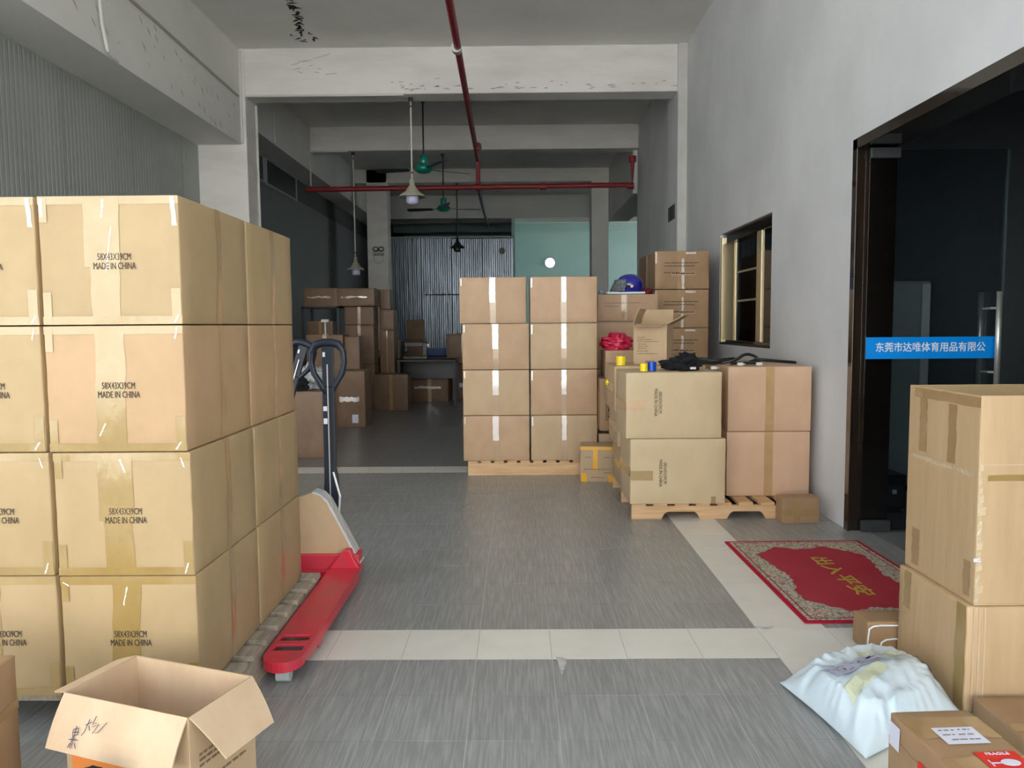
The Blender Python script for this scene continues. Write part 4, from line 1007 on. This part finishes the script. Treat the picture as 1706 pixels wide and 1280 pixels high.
# ================================================================ RIGHT FOREGROUND
# lower big carton and open tall one on top
ld = (.62, .46, .365)
o = put('carton', carton_body(*ld, .008, M['card_old'], 5), None, .008, (1.488 + .31, 2.50 + .23, 0)); tag(o, 'large worn carton under the tall open carton at right', 'box')
patch(o, ld, .008, 'L', .40, .0, .455, .365, M['tape'], jag=.004, off=.0015)
patch(o, ld, .008, 'L', .05, .22, .10, .36, M['tape'], jag=.004, off=.0015)
for k in range(3): patch(o, ld, .008, 'F', .02 + k * .018, 0.002, .026 + k * .018, .36, M['card_inner'], 'crease', jag=.001, off=.0014)
ud = (.60, .455, .70)
oc = open_carton(ud, (1.508 + .30, 2.50 + .2275, .369), 0, 'card_old', 'card_yellow', {}, 'tall open-topped worn carton with loose tape at right')
patch(oc, ud, 0, 'L', .03, .425, .44, .445, M['film_warm'], 'tape', jag=.004, off=.001)
patch(oc, ud, 0, 'L', .27, .45, .32, .655, M['tape_brown'], jag=.003, off=.001)
patch(oc, ud, 0, 'L', .04, .66, .455, .695, M['tape_brown'], jag=.002, off=.001)
patch(oc, ud, 0, 'L', .08, .46, .13, .66, M['tape_brown'], jag=.003, off=.001)
patch(oc, ud, 0, 'L', .05, .02, .10, .16, M['tape_brown'], jag=.003, off=.001); patch(oc, ud, 0, 'L', .39, .02, .43, .14, M['tape_brown'], jag=.003, off=.001)
patch(oc, ud, 0, 'F', .0, .47, .6, .475, M['card_inner'], 'crease', off=.001); patch(oc, ud, 0, 'F', .03, .42, .6, .44, M['tape'], jag=.003, off=.001)
mb = MB()
rr = random.Random(2)
for k in range(12):
    z = .03 + k * .038 + rr.uniform(-.01, .01); a = rr.uniform(.006, .018)
    mb.poly([(-.299, -.229, z), (-.299 + a, -.232 - a * .6, z + .008), (-.299 + a * 1.6, -.2285, z + .03), (-.299, -.2283, z + .035)])
fo = mb.build('torn_tape', M['film_warm'], oc); sm = fo.modifiers.new('t', 'SOLIDIFY'); sm.thickness = .001
patch(oc, ud, 0, 'F', .0, .0, .018, .45, M['film_warm'], 'tape', jag=.004, off=.0012)
MB().box(-.012, -.003, -.006, .012, .0, .006).build('white_tag', M['label'], oc, loc=(-.296, -.2295, .155))

# strapped box
sd = (.50, .13, .125)
o = carton('small_carton', sd, (1.378 + .25, 3.04, 0), 'card_brown', bulge=.002, seed=110, label='low brown carton tied with white strap behind the poly bag')
for zz, x0 in ((.11, .0), (.055, .05)):
    pts = [(-.25 + x0, -.068, .0), (-.25 + x0 + .002, -.070, zz * .5), (-.25 + x0 + .006, -.072, zz - .01), (-.25 + x0 + .022, -.072, zz), (-.2 + x0, -.072, zz + .004), (.0, -.071, zz + .002), (.24, -.071, zz)]
    MB().tube(pts, .0035, 6).build('strap', M['white_vinyl'], o, smooth=True)

# white poly mailer
A_, B_, C_, E_ = Vector((.94, 2.70, 0)), Vector((1.41, 2.88, 0)), Vector((1.47, 2.47, 0)), Vector((1.03, 2.21, 0))
def bag_pt(u, v, side=1):
    # u along A->B, v along A->E
    p = A_.lerp(B_, u).lerp(E_.lerp(C_, u), v)
    e = (math.sin(PI * min(max(u, 0), 1)) * math.sin(PI * min(max(v, 0), 1)))
    hgt = .128 * min(1, e * 3.2) ** .5 if e > 0 else 0
    # pinch the sides between the corners
    cpt = (A_ + B_ + C_ + E_) / 4
    pin = .05 * ((math.sin(PI * u) * abs(2 * v - 1) ** 3) + (math.sin(PI * v) * abs(2 * u - 1) ** 3)) * .9
    p = p.lerp(cpt, pin * .8)
    n1 = noise.noise(Vector((u * 2.4, v * 2.4, 1))) * .035 * min(1, e * 2) 
    ang = math.atan2(v - .5, u - .5); rad = math.hypot(u - .5, v - .5)
    n2 = (abs(noise.noise(Vector((math.cos(ang) * 5, math.sin(ang) * 5, rad * 1.5)))) ) * .034 * min(rad * 2, 1) ** 2 * min(1, e * 6 + .15) * (1.15 - min(1, e * 1.4))
    n3 = abs(noise.noise(Vector((u * 7 + v * 5, v * 4 - u * 2, 4)))) * .016 * min(1, e * 5)
    z = hgt + n1 - n2 - n3
    if side < 0: return Vector((p.x, p.y, max(.002, .01 * (1 - e))))
    return Vector((p.x, p.y, max(z, .002 + .006) + .006))
n = 56; mb = MB(); top = [[bag_pt(i / n, j / n) for j in range(n + 1)] for i in range(n + 1)]; bot = [[bag_pt(i / n, j / n, -1) for j in range(n + 1)] for i in range(n + 1)]
me = D.meshes.new('mailer_bag'); bm = bmesh.new()
vt = [[bm.verts.new(top[i][j]) for j in range(n + 1)] for i in range(n + 1)]; vb = [[bm.verts.new(bot[i][j]) for j in range(n + 1)] for i in range(n + 1)]
for i in range(n):
    for j in range(n):
        bm.faces.new((vt[i][j], vt[i][j + 1], vt[i + 1][j + 1], vt[i + 1][j])); bm.faces.new((vb[i][j], vb[i + 1][j], vb[i + 1][j + 1], vb[i][j + 1]))
for i in range(n):
    bm.faces.new((vt[i][0], vt[i + 1][0], vb[i + 1][0], vb[i][0])); bm.faces.new((vt[i][n], vb[i][n], vb[i + 1][n], vt[i + 1][n]))
    bm.faces.new((vt[0][i], vb[0][i], vb[0][i + 1], vt[0][i + 1])); bm.faces.new((vt[n][i], vt[n][i + 1], vb[n][i + 1], vb[n][i]))
bmesh.ops.recalc_face_normals(bm, faces=bm.faces); bm.to_mesh(me); bm.free(); me.materials.append(M['poly']); me.polygons.foreach_set('use_smooth', [True] * len(me.polygons))
bag = tag(put('mailer_bag', me), 'stuffed white plastic mailing bag lying on the tiles', 'bag')
def bag_patch(uv, m, name, off=.003, k=14):
    mb = MB(); (a, b, c, d_) = [Vector((*q, 0)) for q in uv]
    g = [[None] * (k + 1) for _ in range(k + 1)]
    for i in range(k + 1):
        for j in range(k + 1):
            q_ = a.lerp(b, i / k).lerp(d_.lerp(c, i / k), j / k); g[i][j] = bag_pt(q_.x, q_.y) + Vector((0, 0, off))
    for i in range(k):
        for j in range(k): mb.poly([g[i][j], g[i + 1][j], g[i + 1][j + 1], g[i][j + 1]])
    return mb.build(name, m, bag, smooth=True)
yel = mat('yellowed_tape', (220, 226, 196), rough=.3)
bag_patch([(.12, .62), (.52, .50), (.54, .64), (.10, .76)], yel, 'tape'); bag_patch([(.55, .2), (.85, .40), (.82, .47), (.52, .28)], yel, 'tape')
bag_patch([(.16, .30), (.66, .32), (.64, .50), (.16, .50)], mat('print_lilac', (192, 198, 218), rough=.4), 'shipping_label', off=.0035)
rr = random.Random(4)
for k in range(26):
    u = rr.uniform(.2, .58); v = .33 + u * .03 + rr.uniform(0, .13); l = rr.uniform(.012, .05)
    bag_patch([(u, v), (u + l, v + l * .3), (u + l, v + l * .3 + .008), (u, v + .008)], M['ink_blue'], 'printed_mark', off=.0045, k=3)
bag_patch([(.22, .13), (.30, .15), (.30, .20), (.22, .18)], M['ink_blue'], 'printed_mark', off=.0045, k=4) if False else None
bag_patch([(.55, .33), (.585, .34), (.58, .375), (.545, .365)], M['ink_blue'], 'printed_mark', off=.005, k=4)
for k in range(6): bag_patch([(.86, .55 + k * .035), (.93, .56 + k * .035), (.93, .57 + k * .035), (.86, .56 + k * .035)], M['ink_blue'], 'printed_mark', off=.0045, k=3)

# taped parcel bottom right
pd = (.205, .44, .30)
o = carton('parcel', pd, (1.075, 1.72, 0), 'card_brown', bulge=.006, seed=120, rz=math.radians(3), label='tape-covered parcel with white and red labels at the bottom right')
for a, b in ((.02, .12), (.14, .24)): patch(o, pd, .006, 'L', 0, a, .44, b, M['tape_brown'], jag=.004)
patch(o, pd, .006, 'T', 0.0, .30, .205, .40, M['tape_brown'], jag=.003); patch(o, pd, .006, 'T', 0, .14, .205, .22, M['tape_brown'], jag=.003)
lb = patch(o, pd, .006, 'T', .05, .27, .155, .345, M['label'], 'label', off=.003)
face_text(o, pd, .006, 'T', .10, .31, lines_mesh([(-.04, .0, .02), (.01, .04, .022), (-.04, -.01, 0), (.0, .04, .0), (-.03, .04, -.022)], M['ink_faint'], .003), name='printed_text').location.z += .002
lb2 = patch(o, pd, .006, 'L', .006, .22, .055, .282, M['label'], 'label', off=.003)
rl = patch(o, pd, .006, 'T', .085, .135, .185, .235, M['redlabel'], 'red_label', off=.003)
tg = MB().lathe([(0, 0), (.022, 0), (.022, .0006), (0, .0006)], seg=24).mesh('glass_symbol', M['label'])
tg.transform(Matrix.Diagonal((1, .62, 1, 1)))
q_ = face_text(o, pd, .006, 'T', .142, .185, tg, name='glass_symbol'); q_.location.z += .003
stm = MB().box(-.045, -.002, 0, -.022, .002, .0006).box(-.047, -.012, 0, -.044, .012, .0006).mesh('stem_symbol', M['label'])
q_ = face_text(o, pd, .006, 'T', .142, .185, stm, name='stem_symbol'); q_.location.z += .003
q_ = face_text(o, pd, .006, 'T', .135, .222, text_mesh('FRAGILE', .014, M['label'], xs=1.1), name='printed_text'); q_.location.z += .003
rl2 = patch(o, pd, .006, 'L', .14, .10, .25, .25, M['redlabel'], 'red_label', off=.003)
q_ = face_text(o, pd, .006, 'L', .195, .225, text_mesh('FRAGILE', .022, M['label'], xs=1.0), name='printed_text'); q_.location.x -= .003
patch(o, pd, .006, 'L', .17, .12, .22, .20, M['label'], 'glass_symbol', off=.004)
kd = (.42, .38, .07)
o = carton('flat_carton', kd, (1.71, 2.28, 0), 'card_brown', bulge=.002, seed=121, label='flat brown carton on the floor between parcel and big cartons')
patch(o, kd, .002, 'T', .0, .16, .42, .21, M['tape_brown'])

# ================================================================ LEFT FOREGROUND
od = (.415, .245, .35)
ang = math.atan2(2.044 - 2.184, -.729 + 1.125)
cx_, cy_ = (-1.125 - .729 - .823 - 1.212) / 4, (2.184 + 2.044 + 1.827 + 1.962) / 4
oc = open_carton(od, (cx_, cy_, 0), ang, 'card_tan', 'card_inner', {'F': (.135, math.radians(152), .004), 'R': (.135, math.radians(140), .03), 'L': (.06, math.radians(105), .02)},
                 'open carton with orange print and drooping flaps at bottom left')
patch(oc, od, 0, 'F', .02, .0, .25, .27, M['orange'], 'orange_print', off=.001)
q_ = face_text(oc, od, 0, 'F', .26, .235, lines_mesh([(-.06, .06, .01), (-.06, .06, -.004), (-.05, .05, -.02)], M['ink_faint'], .006))
q_ = face_text(oc, od, 0, 'R', .12, .19, lines_mesh([(-.09, -.02, .05), (-.09, -.02, .035), (-.09, -.02, .02), (.01, .08, .05), (.01, .08, .03), (.01, .08, .01), (-.09, .08, -.03), (-.09, .0, -.05)], M['ink_faint'], .006))
# handwriting on the front flap: strokes follow the flap's plane
ff = [c for c in oc.children if c.name.startswith('flap')][0]
an = math.radians(152); dirv = Vector((0, 0, 1)) * math.cos(an) + Vector((0, -1, 0)) * math.sin(an)
base = Vector((-od[0] / 2, -od[1] / 2, od[2] + .001)); outn = Vector((0, -1, 0)) * math.cos(an - PI / 2) + Vector((0, 0, 1)) * math.sin(PI - an) * 0
nf = Vector((1, 0, 0)).cross(dirv).normalized()
if nf.y > 0: nf = -nf
mb = MB()
strokes = [[(.085, .075), (.100, .070), (.104, .085), (.088, .09), (.085, .075)], [(.092, .066), (.094, .115)], [(.08, .10), (.108, .098)], [(.086, .108), (.082, .12)], [(.10, .106), (.108, .118)],
           [(.084, .082), (.104, .079)], [(.09, .09), (.088, .12), (.096, .118)],
           [(.118, .06), (.135, .05)], [(.126, .045), (.122, .075), (.116, .085)], [(.13, .06), (.137, .07)], [(.143, .035), (.140, .055), (.150, .05)], [(.142, .06), (.160, .052), (.148, .075), (.165, .07), (.182, .045)]]
for st in strokes:
    mb.tube([base + Vector((x, 0, 0)) + dirv * y_ + nf * (.0052 + .135 * .04 * 0) + Vector((0, -1, 0)) * (math.sin(y_ / .135 * PI) * .135 * .04) for x, y_ in st], .0009, 5)
mb.build('handwriting', M['ink_blue'], oc)

bl = blob('black_bag', (-1.02, 1.735, 0), (.085, .06, .178), M['blackcloth'], 21, amp=.15, freq=1.2, fine=.03); tag(bl, 'rounded black object in front of the orange-printed carton', 'bag')
nb_ = (.30, .30, .42)
o = carton('carton', nb_, (-1.525, 1.88, 0), 'card_brown', bulge=.006, seed=130, rz=math.radians(3), label='carton at the bottom left picture corner, mostly cut off')
patch(o, nb_, .006, 'R', 0, .27, .30, .30, M['tape_brown'])
patch(o, nb_, .006, 'R', .0, .0, .012, .42, M['film'], 'tape', jag=.002)

# litter on tiles
sc_ = tag(MB().prism([(.143, 2.945), (.178, 2.94), (.182, 2.90), (.168, 2.83), (.158, 2.79), (.153, 2.84)], 'z', .0008, .003).build('tape_scrap', M['film']), 'scrap of clear tape stuck to the tiles', 'tape')
sc_ = tag(MB().prism([(1.02, 3.25), (1.06, 3.235), (1.10, 3.245), (1.08, 3.215), (1.045, 3.205), (1.02, 3.22)], 'z', .0008, .003).build('tape_scrap', M['film']), 'torn tape scrap at the crossing of the pale tile bands', 'tape')

# office interior
t = empty('safe', (2.54, 5.33, 0)); tag(t, 'small black safe with white sticker behind the glass door', 'safe')
MB().box(-.11, -.13, .03, .11, .13, .27).build('safe_body', M['black'], t, bevel=.01); MB().box(-.095, -.137, .05, .095, -.13, .2).build('safe_door', M['darkmetal'], t, bevel=.004)
MB().box(.01, -.1385, .14, .04, -.137, .17).build('sticker', M['label'], t); MB().box(-.09, -.1, 0, .09, .1, .03).build('foot', M['rubber'], t)
t = empty('refrigerator', (2.95, 6.15, 0)); tag(t, 'grey cabinet with pale side strip seen through the glass door', 'cabinet')
MB().box(-.19, -.25, .05, .19, .25, 1.62).build('cabinet_body', M['office_grey'], t, bevel=.008); MB().box(-.185, -.262, .75, .12, -.25, 1.6).build('cabinet_door', M['office_grey'], t, bevel=.004)
MB().box(-.185, -.262, .08, .12, -.25, .73).build('cabinet_door', M['office_grey'], t, bevel=.004); MB().box(.125, -.268, .08, .185, -.25, 1.6).build('side_strip', M['pvc'], t, bevel=.004)
MB().box(-.17, -.22, 0, .17, .22, .05).build('plinth', M['black'], t)
t = empty('office_desk', (4.3, 5.4, 0)); tag(t, 'dark office desk deep inside the office', 'desk')
MB().box(-.7, -.35, .72, .7, .35, .75).build('table_top', M['darkmetal'], t)
for sx in (-1, 1): MB().box(sx * .66 - .02, -.33, 0, sx * .66 + .02, .33, .72).build('side_panel', M['black'], t)
t = empty('monitor', (4.0, 5.4, .752)); tag(t, 'dark computer monitor on the office desk', 'monitor')
MB().box(-.26, -.015, .1, .26, .015, .42).build('screen', M['black'], t, bevel=.004); MB().box(-.02, -.01, 0, .02, .02, .12).build('stand', M['black'], t); MB().box(-.1, -.07, 0, .1, .07, .01).build('foot', M['black'], t)
t = empty('office_chair', (3.72, 4.72, 0)); tag(t, 'black office chair in front of the desk', 'chair')
MB().box(-.24, -.24, .44, .24, .24, .50).build('seat', M['black'], t, bevel=.02); MB().box(-.22, -.26, .58, .22, -.21, 1.12).build('backrest', M['black'], t, bevel=.02)
MB().tube([(0, 0, .06), (0, 0, .44)], .025, 10).build('gas_lift', M['chrome'], t)
for k in range(5):
    a = k * 2 * PI / 5; MB().tube([(0, 0, .09), (.26 * math.cos(a), .26 * math.sin(a), .06)], .018, 8).build('leg', M['black'], t); MB().tube([(.26 * math.cos(a), .26 * math.sin(a) - .015, .03), (.26 * math.cos(a), .26 * math.sin(a) + .015, .03)], .029, 12).build('castor', M['rubber'], t)
MB().box(-.02, -.25, .42, .02, -.21, .62).build('back_support', M['darkmetal'], t)
mg = blob('maroon_bag', (3.45, 5.9, .0), (.2, .15, .42), M['maroon'], 17, amp=.2); tag(mg, 'maroon sack standing in the office behind the glass', 'sack')
